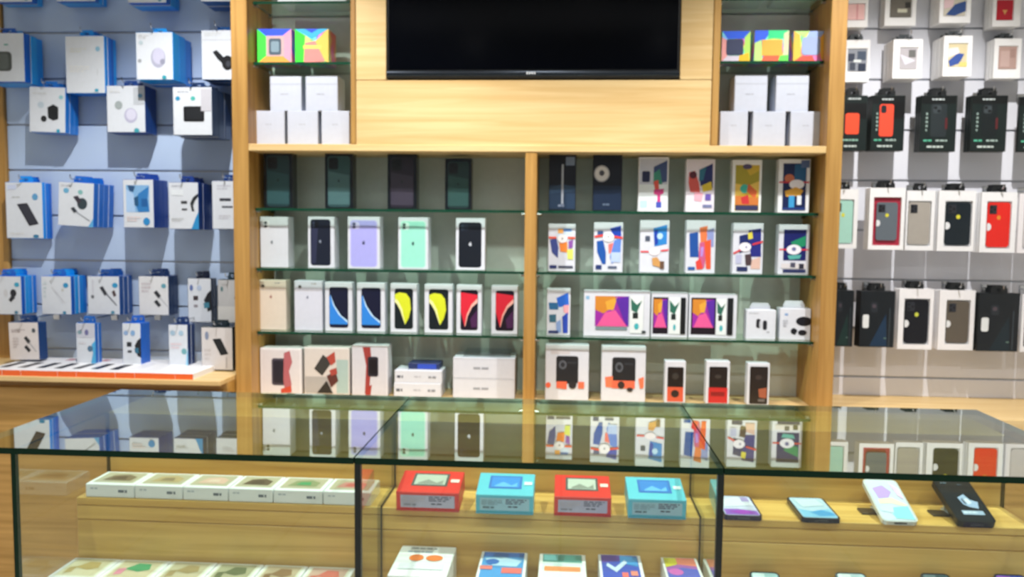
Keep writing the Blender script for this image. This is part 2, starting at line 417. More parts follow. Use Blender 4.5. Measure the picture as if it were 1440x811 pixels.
def plain_top(c): return [('L', .0, .2, 1, .2, .012, '#c9c4be'), ('E', .2, .12, .06, .033, '#5c5a58'), ('T', .62, .04, .9, .08, '#a9a6a2', 1), ('A', .48, .33, .055, c)]
stand_box('phone_box', 'cream phone box on the third glass shelf, at the left upright', G3, 362, 402, 394, zshelf(2), 2.635, .05, plain_top('#a06a62'), '#ddd2c2')
stand_box('phone_box', 'plain bluish white phone box right of the cream box on the third shelf', G3, 414, 453, 395, zshelf(2), 2.635, .05, plain_top('#8d93a6'), '#d3d7e4')
for i, (a, c, k, lb) in enumerate([(457, 495, 'blue', 'white phone box with blue swoosh screen, left one of the pair on the third shelf'), (502, 541, 'blue', 'white phone box with blue swoosh screen, right one of the pair on the third shelf'),
        (549, 586, 'yellow', 'white phone box with yellow swoosh screen, left one of its pair'), (597, 636, 'yellow', 'white phone box with yellow swoosh screen, right one of its pair'),
        (642, 677, 'red', 'white phone box with red swoosh screen, left one of its pair'), (691, 728, 'red', 'white phone box with red swoosh screen, beside the divider')]):
    stand_box('phone_box', lb, G3, a, c, 397+i, zshelf(2), 2.635, .05, swoosh(k))
# ---- left bay, row 4 (on the base board)
G4 = 'smartwatch boxes on the bottom board'
ZB = Z_BASE
stand_box('watch_box', 'pale box picturing a dark watch with pink strap, left on bottom board', G4, 366, 424, 490, ZB, 2.62, .07,
          [('R', .05, .05, .95, .97, '#dcd7d8'), ('O', .28, .22, .62, .82, .06, '#4a4450'), ('O', .32, .27, .58, .77, .05, '#24202a'), ('P', [(.58, .1), (.72, .05), (.78, .3), (.7, .5), (.76, .8), (.6, .98), (.56, .7)], '#b5646a'), ('P', [(.5, .9), (.75, .82), (.76, .97), (.5, .99)], '#c84a34')], '#e6e3e4')
stand_box('watch_box', 'box picturing two watches with red straps crossing, second on bottom board', G4, 428, 491, 489, ZB, 2.62, .07,
          [('R', .02, .03, .98, .97, '#d6cfc8'), ('R', .72, .25, .98, .97, '#a9c0bb'), ('R', .02, .62, .6, .97, '#b0aca8'), ('P', [(.22, .45), (.42, .15), (.62, .3), (.4, .6)], '#3b3a36'), ('P', [(.5, .2), (.68, .08), (.7, .3), (.6, .38)], '#b0493c'), ('P', [(.5, .6), (.7, .5), (.76, .7), (.6, .85)], '#5a2f2a'), ('P', [(.56, .48), (.72, .42), (.74, .55), (.6, .6)], '#a8483e'), ('P', [(.28, .97), (.5, .7), (.64, .97)], '#2a2826')], '#e2ddd8')
stand_box('watch_box', 'pale box picturing a grey watch with red band, third on bottom board', G4, 495, 545, 486, ZB, 2.62, .07,
          [('R', .04, .04, .96, .97, '#cfcfd6'), ('P', [(.3, .03), (.52, .03), (.55, .3), (.48, .97), (.36, .97), (.4, .4)], '#9d3f3c'), ('O', .44, .22, .74, .62, .06, '#2c2b36'), ('O', .48, .27, .7, .57, .05, '#15141c'), ('P', [(.4, .85), (.56, .78), (.52, .99), (.38, .99)], '#a3352e')], '#dcdce2')
# two low white boxes stacked with a dark blue box on top
def flat_box(name, label, group, x0, x1, zb, h, yf, depth, prints, body=CARD_W, prints_top=(), yaw=0, cat='box', ypx=540):
    A = at(x0, ypx, yf); B = at(x1, ypx, yf); w = B.x-A.x
    b = MB(); b.box(-w/2, w/2, 0, depth, 0, h, ink(body, .4), .0012)
    b.decal(prints, f_front(w, h), w, h)
    if prints_top: b.decal(prints_top, f_top(w, depth, h), w, depth)
    return tag(b.build(name, None, ((A.x+B.x)/2, yf, zb), (0, 0, yaw)), label, cat, group)
p = [('T', .05, .35, .22, .72, '#545a66', 1), ('T', .42, .4, .6, .6, '#b9bdc6', 1), ('T', .72, .38, .95, .68, '#8d929c', 1)]
h1 = .046
flat_box('accessory_box', 'lower of the two flat white boxes left of the big white boxes', 'flat white boxes stacked on the bottom board', 554, 620, ZB, h1, 2.615, .1, p)
flat_box('accessory_box', 'upper of the two flat white boxes, under the dark blue box', 'flat white boxes stacked on the bottom board', 555, 621, ZB+h1, h1-.004, 2.617, .1, p)
flat_box('accessory_box', 'thin dark blue box on top of the flat white stack', None, 574, 618, ZB+2*h1-.004, .02, 2.64, .08, [('R', .3, .1, .9, .9, '#3350b8')], '#27345f', ypx=508)
hb = .067
for i, lb in enumerate(('lower of the two large white boxes stacked beside the divider', 'upper of the two large white boxes stacked beside the divider')):
    flat_box('computer_box', lb, 'large white boxes stacked beside the divider', 637, 724, ZB+hb*i, hb, 2.615, .13, [('T', .33, .42, .66, .62, '#9aa0aa', 1), ('L', 0, .02, 1, .02, .006, '#c7ccd4')], '#d4d9e3')
# shallow clear tray on the top
b = MB(); w = .155
b.box(-w/2, w/2, 0, .1, 0, .003, PLASTIC); b.box(-w/2, w/2, 0, .003, .003, .016, PLASTIC); b.box(-w/2, w/2, .097, .1, .003, .016, PLASTIC)
b.box(-w/2, -w/2+.003, .003, .097, .003, .016, PLASTIC); b.box(w/2-.003, w/2, .003, .097, .003, .016, PLASTIC)
q = at(685, 497, 2.63); tag(b.build('plastic_tray', None, (q.x, 2.63, ZB+2*hb)), 'shallow clear tray lying on the large white boxes', 'tray')

# ---- right bay, row 1
G5 = 'phone boxes on the top glass shelf of the right bay'
R1 = [
 (772, 810, 217, '#0e1322', [('R', .02, .03, .98, .53, '#070a16'), ('R', .02, .55, .98, .97, '#23364e'), ('P', [(.02, .6), (.5, .53), (.98, .58), (.98, .66), (.02, .7)], '#324a66'), ('R', .47, .18, .54, .88, '#aeb6c2'), ('R', .62, .05, .95, .2, '#7a8ba6'), ('T', .35, .88, .7, .95, '#7e8aa0', 1)], 'black phone box with a slim silver stripe, right bay top shelf by the divider'),
 (834, 875, 216, '#0b1020', [('R', .02, .02, .98, .55, '#080c1a'), ('R', .02, .56, .98, .98, '#16263e'), ('E', .3, .35, .27, .145, '#a8a9ae'), ('E', .3, .35, .23, .123, '#d8d7d6'), ('E', .3, .34, .09, .05, '#4a4a52'), ('T', .35, .86, .65, .92, '#5a6a80', 1)], 'black phone box with a round silver emblem'),
 (898, 940, 221, '#eef0f4', [('R', .03, .03, .97, .5, '#c9cedd'), ('P', [(.5, .18), (.95, .06), (.95, .45), (.5, .5)], '#3d4f7d'), ('P', [(.5, .3), (.7, .22), (.8, .5), (.5, .52)], '#3f8f7a'), ('O', .12, .26, .38, .46, .05, '#272c4e'), ('R', .03, .5, .97, .97, '#e8f1f4'), ('P', [(.5, .45), (.66, .42), (.7, .62), (.56, .6)], '#e05a4a'), ('P', [(.52, .6), (.85, .58), (.85, .66), (.74, .7), (.76, .88), (.64, .88), (.64, .7), (.52, .68)], '#d6448a'), ('R', .6, .82, .78, .93, '#4a58b8'), ('R', .06, .8, .3, .93, '#bcdce8')], 'white phone box with teal picture and pink letter shape'),
 (965, 1005, 224, '#eceaf2', [('R', .03, .03, .97, .97, '#e6dfe9'), ('P', [(.45, .2), (.92, .08), (.94, .55), (.5, .5)], '#242c66'), ('P', [(.45, .2), (.7, .14), (.6, .4), (.45, .42)], '#2f6f88'), ('P', [(.1, .25), (.3, .22), (.45, .45), (.5, .65), (.15, .62), (.08, .45)], '#d85c54'), ('E', .24, .3, .13, .07, '#5a2430'), ('P', [(.55, .5), (.88, .42), (.92, .58), (.6, .62)], '#e0c53a'), ('P', [(.3, .62), (.6, .64), (.55, .8), (.3, .78)], '#f0b0c0'), ('R', .68, .66, .88, .78, '#6a58b0'), ('R', .6, .86, .92, .92, '#7a80a8')], 'white phone box with coral figure and navy picture'),
 (1030, 1071, 225, '#eef0f0', [('R', .1, .1, .92, .97, '#cfae32'), ('P', [(.1, .1), (.4, .12), (.6, .3), (.92, .2), (.92, .5), (.1, .45)], '#a79a2a'), ('E', .5, .13, .16, .05, '#544a6a'), ('P', [(.1, .45), (.5, .5), (.92, .4), (.92, .7), (.5, .62), (.1, .7)], '#ecc558'), ('E', .42, .55, .15, .085, '#43b8a4'), ('P', [(.55, .45), (.85, .6), (.8, .75), (.5, .6)], '#dc6a3a'), ('P', [(.12, .68), (.9, .72), (.9, .86), (.12, .86)], '#cf7a3a'), ('P', [(.3, .72), (.55, .66), (.6, .84), (.35, .84)], '#c8363a'), ('R', .12, .87, .9, .96, '#3a3a5e')], 'yellow and orange phone box, fifth on the right bay top shelf'),
 (1095, 1139, 224, '#eef0f4', [('R', .14, .08, .88, .95, '#122050'), ('P', [(.5, .1), (.86, .1), (.86, .45), (.5, .45)], '#1f5a88'), ('R', .7, .02, .97, .16, '#5a6f9e'), ('E', .34, .36, .16, .08, '#c9714e'), ('L', .02, .43, .98, .43, .05, '#cf2f3a'), ('E', .58, .47, .24, .09, '#f2eef2'), ('P', [(.2, .6), (.55, .52), (.8, .58), (.7, .68), (.25, .7)], '#e0a83c'), ('R', .34, .68, .52, .9, '#3fa0d8'), ('R', .6, .68, .74, .85, '#e8f0f8'), ('R', .14, .9, .88, .95, '#243a7a')], 'white phone box with navy picture and red ribbon, top shelf by the right upright')]
for i, (a, c, yt, body, pr, lb) in enumerate(R1):
    stand_box('phone_box', lb, G5, a, c, yt, zshelf(0), 2.635+(.005 if i == 2 else 0), .045, pr, body, -.02)
# ---- right bay, row 2
G6 = 'phone boxes on the second glass shelf of the right bay'
R2 = [
 (771, 809, 315, [('P', [(.3, .1), (.9, .08), (.85, .25), (.35, .28)], '#cfe2f0'), ('R', .55, .1, .85, .16, '#5c88c8'), ('R', .35, .1, .55, .2, '#f0b060'), ('P', [(.06, .34), (.3, .3), (.38, .5), (.36, .72), (.14, .6)], '#3d4a8a'), ('P', [(.4, .4), (.7, .38), (.72, .6), (.45, .58)], '#f08a3c'), ('P', [(.75, .36), (.92, .33), (.9, .5), (.76, .52)], '#8c52a8'), ('P', [(.7, .55), (.92, .52), (.92, .75), (.72, .74)], '#d9e26a'), ('R', .06, .87, .32, .94, '#2a3468'), ('R', .38, .88, .92, .93, '#4a4e62'), ('L', .02, .29, .3, .29, .07, '#ea5a3a'), ('L', .72, .29, .99, .29, .07, '#ea5a3a'), ('E', .52, .31, .17, .09, '#f6f4f4'), ('A', .52, .31, .04, '#7a8088')], 'orange and purple picture phone box with red tapes, second shelf by the divider'),
 (835, 876, 313, [('P', [(.55, .12), (.92, .06), (.94, .3), (.7, .32)], '#2044b0'), ('R', .12, .17, .32, .26, '#3a5488'), ('P', [(.1, .38), (.32, .36), (.42, .6), (.42, .84), (.3, .84), (.12, .6)], '#1d55a8'), ('P', [(.5, .44), (.72, .4), (.66, .62), (.52, .62)], '#ef7a70'), ('P', [(.7, .36), (.94, .3), (.92, .6), (.64, .84), (.56, .7)], '#5f88d8'), ('R', .6, .6, .92, .8, '#b8cdf0'), ('R', .08, .86, .28, .95, '#24386e'), ('R', .5, .88, .8, .93, '#55607a'), ('L', .02, .29, .34, .26, .07, '#e8483a'), ('L', .66, .28, .99, .31, .07, '#e8483a'), ('E', .5, .29, .19, .1, '#f5f4f6'), ('A', .5, .29, .04, '#7a8088')], 'blue figure phone box with coral patch, second on the second shelf'),
 (900, 941, 310, [('R', .03, .14, .97, .16, '#c6cbd2'), ('P', [(.45, .15), (.92, .08), (.92, .45), (.5, .5)], '#2f86d0'), ('P', [(.48, .2), (.6, .18), (.62, .45), (.5, .48)], '#1d3fa8'), ('E', .68, .3, .1, .06, '#b9def6'), ('R', .18, .3, .34, .4, '#4a5468'), ('L', .03, .6, .3, .6, .06, '#e0505a'), ('L', .72, .58, .98, .56, .06, '#e0505a'), ('E', .5, .6, .18, .07, '#f2e9ee'), ('P', [(.42, .72), (.6, .7), (.74, .82), (.7, .9), (.45, .86)], '#cf9a5a'), ('R', .7, .78, .84, .93, '#6a5040')], 'mostly white phone box with bright blue phone picture, third on the second shelf'),
 (965, 1006, 310, [('P', [(.1, .25), (.4, .22), (.44, .7), (.14, .7)], '#1f4f9c'), ('P', [(.45, .14), (.72, .1), (.7, .4), (.5, .44)], '#e07a4a'), ('P', [(.7, .2), (.94, .14), (.94, .5), (.74, .5)], '#8a96c8'), ('P', [(.46, .42), (.72, .4), (.64, .9), (.42, .9)], '#c85a86'), ('P', [(.62, .4), (.84, .36), (.86, .92), (.7, .92)], '#e2562e'), ('P', [(.5, .5), (.6, .5), (.58, .68), (.5, .68)], '#b58ad8'), ('P', [(.34, .78), (.5, .72), (.6, .92), (.38, .93)], '#e0463c'), ('R', .08, .88, .32, .94, '#2a5aa0')], 'blue and orange striped figure phone box, fourth on the second shelf'),
 (1031, 1073, 314, [('P', [(.2, .25), (.55, .2), (.6, .5), (.22, .6)], '#1c2a66'), ('P', [(.5, .14), (.92, .1), (.94, .66), (.6, .66)], '#242a7e'), ('P', [(.48, .2), (.62, .16), (.66, .3), (.5, .32)], '#d6cc4a'), ('P', [(.4, .62), (.6, .6), (.66, .82), (.44, .84)], '#4a3a3e'), ('P', [(.64, .72), (.92, .66), (.92, .9), (.6, .9)], '#d8b6a8'), ('R', .1, .62, .3, .8, '#b8bcd8'), ('R', .14, .86, .5, .95, '#26305e'), ('L', .02, .6, .4, .48, .06, '#d63a42'), ('L', .64, .42, .99, .36, .06, '#d63a42'), ('E', .4, .47, .2, .09, '#eeecf4'), ('A', .44, .47, .04, '#4a5088')], 'navy picture phone box with a slanted red tape, fifth on the second shelf'),
 (1095, 1138, 316, [('R', .16, .1, .9, .72, '#141c62'), ('P', [(.4, .35), (.88, .22), (.88, .42), (.5, .5)], '#1d8a62'), ('L', .02, .5, .98, .5, .05, '#cf3340'), ('E', .5, .5, .24, .1, '#e8e9f2'), ('E', .5, .49, .07, .04, '#6a70a0'), ('P', [(.3, .62), (.75, .6), (.7, .68), (.36, .7)], '#5ab0a8'), ('R', .1, .78, .9, .88, '#d6d2d4'), ('R', .4, .76, .56, .86, '#4a4a5e'), ('R', .68, .78, .84, .88, '#2c2c3a'), ('R', .16, .9, .9, .96, '#20285a')], 'navy and green picture phone box beside the right upright on the second shelf')]
for i, (a, c, yt, pr, lb) in enumerate(R2):
    stand_box('phone_box', lb, G6, a, c, yt, zshelf(1), 2.635, .045, pr, '#d6dae4', -.02)
# ---- right bay, row 3
stand_box('phone_box', 'white phone box with blue figures, alone left of the tablet boxes', None, 769, 802, 406, zshelf(2), 2.635, .045,
          [('P', [(.4, .2), (.9, .08), (.94, .35), (.5, .4)], '#2a68d0'), ('P', [(.08, .3), (.45, .3), (.5, .45), (.1, .45)], '#2e6a98'), ('P', [(.7, .36), (.94, .34), (.92, .55), (.72, .5)], '#f0a8b0'), ('P', [(.1, .56), (.4, .55), (.4, .72), (.12, .72)], '#3a6a80'), ('P', [(.66, .6), (.9, .5), (.9, .95), (.7, .95)], '#2c4ab0'), ('P', [(.4, .72), (.6, .66), (.62, .94), (.42, .94)], '#8aa6d8'), ('R', .08, .9, .5, .96, '#28386c')])
G7 = 'tablet boxes on the third glass shelf'
def tab_art(x0, x1, t, bt):      # swirl of purple pink and orange inside u x0..x1
    w = x1-x0; U_ = lambda a: x0+w*a
    return [('R', x0, t, x1, bt, '#9a2aa0'), ('P', [(U_(0), t), (U_(.6), t), (U_(.5), t+.25), (U_(.25), t+.38), (U_(0), t+.3)], '#d0862e'), ('P', [(U_(.3), t+.12), (U_(.65), t+.02), (U_(.55), t+.3), (U_(.35), t+.3)], '#e0a53a'),
            ('P', [(U_(.05), bt), (U_(.3), t+.36), (U_(.6), t+.3), (U_(.95), bt)], '#e45a98'), ('P', [(U_(.6), t+.05), (U_(1), t), (U_(1), bt), (U_(.88), bt-.1)], '#5a2aa0')]
def tab_small(u0, u1):
    w = u1-u0; f = lambda a: u0+w*a
    return [('R', u0, .1, u1, .92, '#e4ecec'), ('P', [(f(.05), .16), (f(.5), .3), (f(.9), .2), (f(.5), .48), (f(.1), .42)], '#2e6a58'), ('R', f(.2), .47, f(.6), .6, '#1e2a2a'), ('E', f(.5), .77, .035, .07, '#42b0b8')]
stand_box('tablet_box', 'widest tablet box with pink and orange swirl, next to the blue figure box', G7, 821, 914, 409, zshelf(2), 2.632, .04,
          [('T', .03, .1, .1, .24, '#8ab6d8', 1)] + tab_art(.17, .68, .12, .78) + [('R', .18, .79, .66, .86, '#7a8e94')] + tab_small(.70, .9) + [('R', .88, .86, .94, .92, '#3a4448')])
stand_box('tablet_box', 'middle tablet box, partly hidden pink swirl with black screen border', G7, 916, 967, 412, zshelf(2), 2.632, .04,
          [('R', .04, .1, .46, .92, '#1a1420')] + tab_art(.06, .44, .14, .78) + tab_small(.48, .8) + [('R', .8, .1, .94, .92, '#14181c')])
stand_box('tablet_box', 'right tablet box with purple swirl and black screen border', G7, 969, 1036, 414, zshelf(2), 2.632, .04,
          [('R', .04, .08, .56, .92, '#1a1420')] + tab_art(.07, .53, .12, .76) + tab_small(.57, .78) + [('R', .8, .08, .92, .92, '#14181c')])
def earbud_box(x0, x1, yt, ytab, pr, lb):
    zb = zshelf(2); yf = 2.632
    A = at(x0, yt+20, yf); B = at(x1, yt+20, yf); w = B.x-A.x; h = at((x0+x1)/2, yt+6, yf).z-zb; ht = at((x0+x1)/2, ytab, yf+.02).z-zb
    t = thing('earbud_box', lb, 'box', ((A.x+B.x)/2, yf, zb+.0004), (0, 0, -.02), 'earbud boxes on the third glass shelf')
    b = MB(); b.box(-w/2, w/2, 0, .05, 0, h, ink(CARD_W), .001); b.decal(pr, f_front(w, h), w, h); b.build('carton', t)
    b = MB(); pts = [(-w*.36, h), (w*.36, h), (w*.34, h+(ht-h)*.5), (w*.27, ht), (-w*.27, ht), (-w*.34, h+(ht-h)*.5)]
    b.prism(pts, -.026, -.024, ink(CARD_W), lambda a, c, q: (a, -q, c)); b.build('hang_tab', t)
earbud_box(1050, 1091, 430, 426, [('O', .33, .3, .48, .62, .07, '#23252c'), ('O', .56, .35, .7, .68, .07, '#23252c'), ('R', .44, .38, .52, .58, '#c8ccd4'), ('T', .7, .72, .82, .78, '#8e949c', 1), ('T', .08, .08, .5, .13, '#c2c6cc', 1)], 'white earbud box with two small dark buds, left of its pair')
earbud_box(1097, 1140, 428, 423, [('T', .15, .14, .35, .26, '#7aa0d0', 1), ('E', .78, .4, .26, .15, '#14161e'), ('E', .46, .72, .1, .1, '#14161e'), ('P', [(.4, .78), (.5, .62), (.58, .7), (.5, .84)], '#14161e'), ('E', .74, .76, .14, .09, '#14161e'), ('T', .1, .35, .25, .6, '#b8bdc6', 3)], 'white earbud box with black buds and case picture, by the right upright')
# ---- right bay, row 4
def toy_phone(x, y, lb, a, c, yt, art, nm='gadget_box', grp=None, dp=.05):
    stand_box(nm, lb, grp, a, c, yt, ZB, 2.62, dp, art)
toy_phone(0, 0, 'large white box with black square gadget and orange marks, by the divider', 767, 828, 485,
          [('R', .12, .1, .56, .17, '#cfcdd0'), ('O', .25, .2, .76, .7, .06, '#23272c'), ('E', .4, .36, .09, .08, '#5a6068'), ('E', .4, .36, .05, .045, '#2a2e34'), ('R', .5, .3, .72, .34, '#32373d'), ('E', .07, .73, .06, .05, '#ee6a4a'), ('P', [(.26, .66), (.5, .66), (.5, .8), (.26, .78)], '#e86a4c'), ('E', .63, .72, .09, .07, '#2c2c30'), ('R', .76, .66, .9, .78, '#ee7654')], grp='large white gadget boxes on the bottom board')
toy_phone(0, 0, 'large white box with black square gadget and broad orange band, second from the divider', 846, 908, 487,
          [('O', .24, .2, .77, .66, .06, '#23272c'), ('E', .4, .38, .09, .09, '#5a6068'), ('E', .4, .38, .05, .05, '#2a2e34'), ('R', .52, .3, .72, .34, '#32373d'), ('P', [(.08, .56), (.26, .54), (.26, .75), (.1, .74)], '#ef7e5a'), ('R', .24, .62, .76, .76, '#e86e50'), ('E', .45, .7, .08, .07, '#38302e'), ('E', .65, .78, .07, .04, '#2c2c30'), ('P', [(.84, .58), (.96, .54), (.96, .74), (.88, .76)], '#f07a56')], grp='large white gadget boxes on the bottom board')
G8 = 'small phone boxes on the bottom board'
toy_phone(0, 0, 'small box with black phone and orange lower half, left of the three', 935, 964, 508, [('O', .12, .14, .9, .97, .06, '#1d1b1c'), ('R', .12, .62, .9, .97, '#d0583c'), ('E', .5, .78, .2, .09, '#2c2020'), ('E', .5, .36, .16, .08, '#3a3836')], 'phone_box', G8, .04)
toy_phone(0, 0, 'small box with black phone and bright red lower half, middle of the three', 993, 1026, 508, [('O', .12, .13, .9, .66, .06, '#1f1b1c'), ('R', .1, .62, .92, .98, '#c22a2a'), ('R', .2, .72, .8, .82, '#8a1c1e'), ('E', .5, .36, .14, .05, '#3c3836')], 'phone_box', G8, .04)
toy_phone(0, 0, 'small dark phone box with a brown patch, right of the three', 1051, 1082, 511, [('O', .1, .08, .92, .98, .06, '#221c1a'), ('P', [(.5, .62), (.88, .58), (.88, .84), (.55, .82)], '#a05a40'), ('E', .5, .34, .15, .06, '#3a3230'), ('R', .5, .86, .8, .92, '#6a6664')], 'phone_box', G8, .04)

# ---- cubbies: white stacked boxes and foil boxes
zcb = Z_BOARD+.011
def cube_box(x0, x1, zb, h, lb, grp, pr, yf=2.625, seam=False):
    A = at(x0, 160, yf); B = at(x1, 160, yf); w = B.x-A.x
    b = MB(); b.box(-w/2, w/2, 0, w*.85, 0, h, ink('#c6ccda', .4), .0015); b.decal(pr, f_front(w, h), w, h)
    tag(b.build('earphone_box', None, ((A.x+B.x)/2, yf, zb+.0007)), lb, 'box', grp)
pw = [('T', .38, .36, .66, .42, '#b4b8c4', 1)]
pt = [('L', 0, .24, 1, .24, .02, '#b9bec8'), ('T', .34, .5, .68, .56, '#b4b8c4', 1)]
hc = at(425, 156, 2.625).z-zcb
GA = 'white cube boxes in the left cubby'
for (a, c, lb) in ((356, 400, 'leftmost white cube box in the bottom row of the left cubby'), (404, 447, 'middle white cube box in the bottom row of the left cubby'), (452, 491, 'rightmost white cube box in the bottom row of the left cubby')): cube_box(a, c, zcb, hc, lb, GA, pw)
for (a, c, lb) in ((380, 424, 'left white cube box in the upper row of the left cubby'), (430, 475, 'right white cube box in the upper row of the left cubby')): cube_box(a, c, zcb+hc, hc, lb, GA, pt, 2.63)
GB = 'white cube boxes in the right cubby'
for (a, c, lb) in ((1013, 1052, 'leftmost white cube box in the bottom row of the right cubby'), (1059, 1105, 'middle white cube box in the bottom row of the right cubby'), (1112, 1156, 'rightmost white cube box in the bottom row of the right cubby')): cube_box(a, c, zcb, hc, lb, GB, pw)
for (a, c, lb) in ((1032, 1078, 'left white cube box in the upper row of the right cubby'), (1090, 1136, 'right white cube box in the upper row of the right cubby')): cube_box(a, c, zcb+hc, hc, lb, GB, pt, 2.63)
GC = 'rainbow foil boxes on the cubby shelves'
def foil_box(x0, x1, yt, seed, pr, lb):
    yf = 2.62; A = at(x0, 65, yf); B = at(x1, 65, yf); w = B.x-A.x; zb = ZC+.004; h = at((x0+x1)/2, yt, yf).z-zb
    b = MB(); b.box(-w/2, w/2, 0, w*.8, 0, h, foil(seed), .0015); b.decal(pr, f_front(w, h), w, h)
    tag(b.build('foil_box', None, ((A.x+B.x)/2, yf, zb+.0007)), lb, 'box', GC)
rb = lambda: [('P', [(0, 0), (.3, .25), (.3, .8), (0, 1)], '#46e04a'), ('P', [(0, 0), (1, 0), (.75, .2), (.25, .2)], '#3556e8'), ('P', [(1, 0), (1, 1), (.75, .8), (.75, .2)], '#e89ab0'), ('P', [(0, 1), (1, 1), (.75, .8), (.25, .8)], '#e8a24a')]
foil_box(362, 410, 41, 1, rb()+[('R', .26, .2, .78, .8, '#c9a8a8'), ('O', .34, .28, .7, .76, .06, '#4a5a68'), ('O', .4, .36, .64, .68, .05, '#7f95a2')], 'rainbow foil box with a dark square gadget, left cubby')
foil_box(415, 462, 41, 2, [('P', [(0, 0), (.3, .2), (.25, 1), (0, 1)], '#3fe03c'), ('P', [(0, 0), (1, 0), (.5, .3)], '#3fb0e0'), ('P', [(.3, 0), (.7, 0), (.5, .12)], '#2f52e0'), ('P', [(1, 0), (1, 1), (.85, .9), (.5, .45)], '#e8c25a'), ('P', [(.25, 1), (.3, .4), (.6, .35), (.9, .95)], '#e08a84'), ('R', .25, .48, .78, .58, '#e8e06a')], 'rainbow foil box of plain green and pink sheen, left cubby')
foil_box(1015, 1055, 44, 3, [('P', [(0, 0), (1, 0), (.8, .25), (.2, .25)], '#2f62e8'), ('P', [(1, 0), (1, 1), (.8, .8), (.8, .2)], '#b8ec6a'), ('P', [(0, .2), (.2, .3), (.2, .8), (0, 1)], '#e8a0a0'), ('P', [(.6, .8), (.95, .7), (1, 1), (.6, 1)], '#f0c22a'), ('P', [(0, 1), (.2, .8), (.62, .8), (.6, 1)], '#d6cfe0'), ('O', .16, .26, .76, .78, .08, '#39405e')], 'rainbow foil box with dark gadget picture at the left of the right cubby shelf')
foil_box(1061, 1109, 43, 4, [('P', [(0, 0), (.5, 0), (.3, .3), (0, .4)], '#3a66ec'), ('P', [(.4, 0), (1, 0), (.9, .25), (.4, .25)], '#3ade8e'), ('P', [(.85, .1), (1, 0), (1, 1), (.85, .9)], '#d8e0b0'), ('P', [(0, .4), (.2, .3), (.25, 1), (0, 1)], '#c2ee8a'), ('P', [(.2, 1), (.3, .75), (.8, .75), (.75, 1)], '#f06a4a'), ('P', [(.7, 1), (.75, .8), (1, .78), (1, 1)], '#6ae05a'), ('R', .22, .3, .82, .8, '#f0b24a')], 'rainbow foil box with an orange front, middle of the right cubby shelf')
foil_box(1116, 1160, 44, 5, [('P', [(0, 0), (.2, .1), (.24, .9), (0, 1)], '#f4c04a'), ('P', [(0, 0), (.5, 0), (.3, .2)], '#bcec8a'), ('P', [(.5, 0), (1, 0), (.9, .2), (.4, .2)], '#a0b8ea'), ('P', [(.85, .2), (1, 0), (1, 1), (.88, .9)], '#f2b03a'), ('P', [(0, 1), (.24, .82), (.6, .8), (.7, 1)], '#ee5a4a'), ('O', .26, .2, .84, .78, .1, '#9fb0d8')], 'rainbow foil box with pale blue square, by the right upright in the cubby')
# clear display cases on the upper cubby shelves (only their lower parts are in view)
def clear_case(x0, x1, lb):
    yf = 2.62; A = at(x0, 10, yf); B = at(x1, 10, yf); w = B.x-A.x
    t = thing('acrylic_case', lb, 'case', ((A.x+B.x)/2, yf, ZC2+.0044), group='clear cases on the upper cubby shelves')
    b = MB(); b.box(-w/2, w/2, 0, .11, .012, .12, PLASTIC, .002); b.build('cover', t)
    b = MB(); b.box(-w/2-.003, w/2+.003, -.003, .113, 0, .012, ink('#e4e8ec'), .002); b.build('tray_base', t)
clear_case(392, 486, 'clear plastic case on the highest visible shelf of the left cubby')
clear_case(1020, 1075, 'left clear plastic case on the highest visible shelf of the right cubby')
clear_case(1092, 1150, 'right clear plastic case on the highest visible shelf of the right cubby')

# ================================================================== HANGING STOCK
def hook(x, z, yend, lb, grp):
    t = thing('display_hook', lb, 'hook', (x, YW, z), group=grp)
    l = YW-yend
    b = MB(); b.box(-.012, .012, -.004, 0, -.02, .012, CHROME, .001); b.build('back_plate', t)
    b = MB(); b.tube([(0, -.003, 0), (0, -l, 0), (0, -l-.006, .004), (0, -l-.008, .014)], .0022, CHROME, 6); b.build('arm', t)
def tab_mesh(w, h, m, hole=.0045, th=.0012):
    """flat hang tab with a slot, base at z=0, thickness along y"""
    b = MB(); hz = h*.45
    b.box(-w/2, w/2, 0, th, -.002, hz-hole, m)
    b.box(-w/2, -hole*1.6, 0, th, hz-hole, hz+hole, m); b.box(hole*1.6, w/2, 0, th, hz-hole, hz+hole, m)
    b.box(-w*.42, w*.42, 0, th, hz+hole, h, m)
    return b
BLUES = ['#0d93ee', '#0a78dc', '#0f63c8', '#22a0f0']
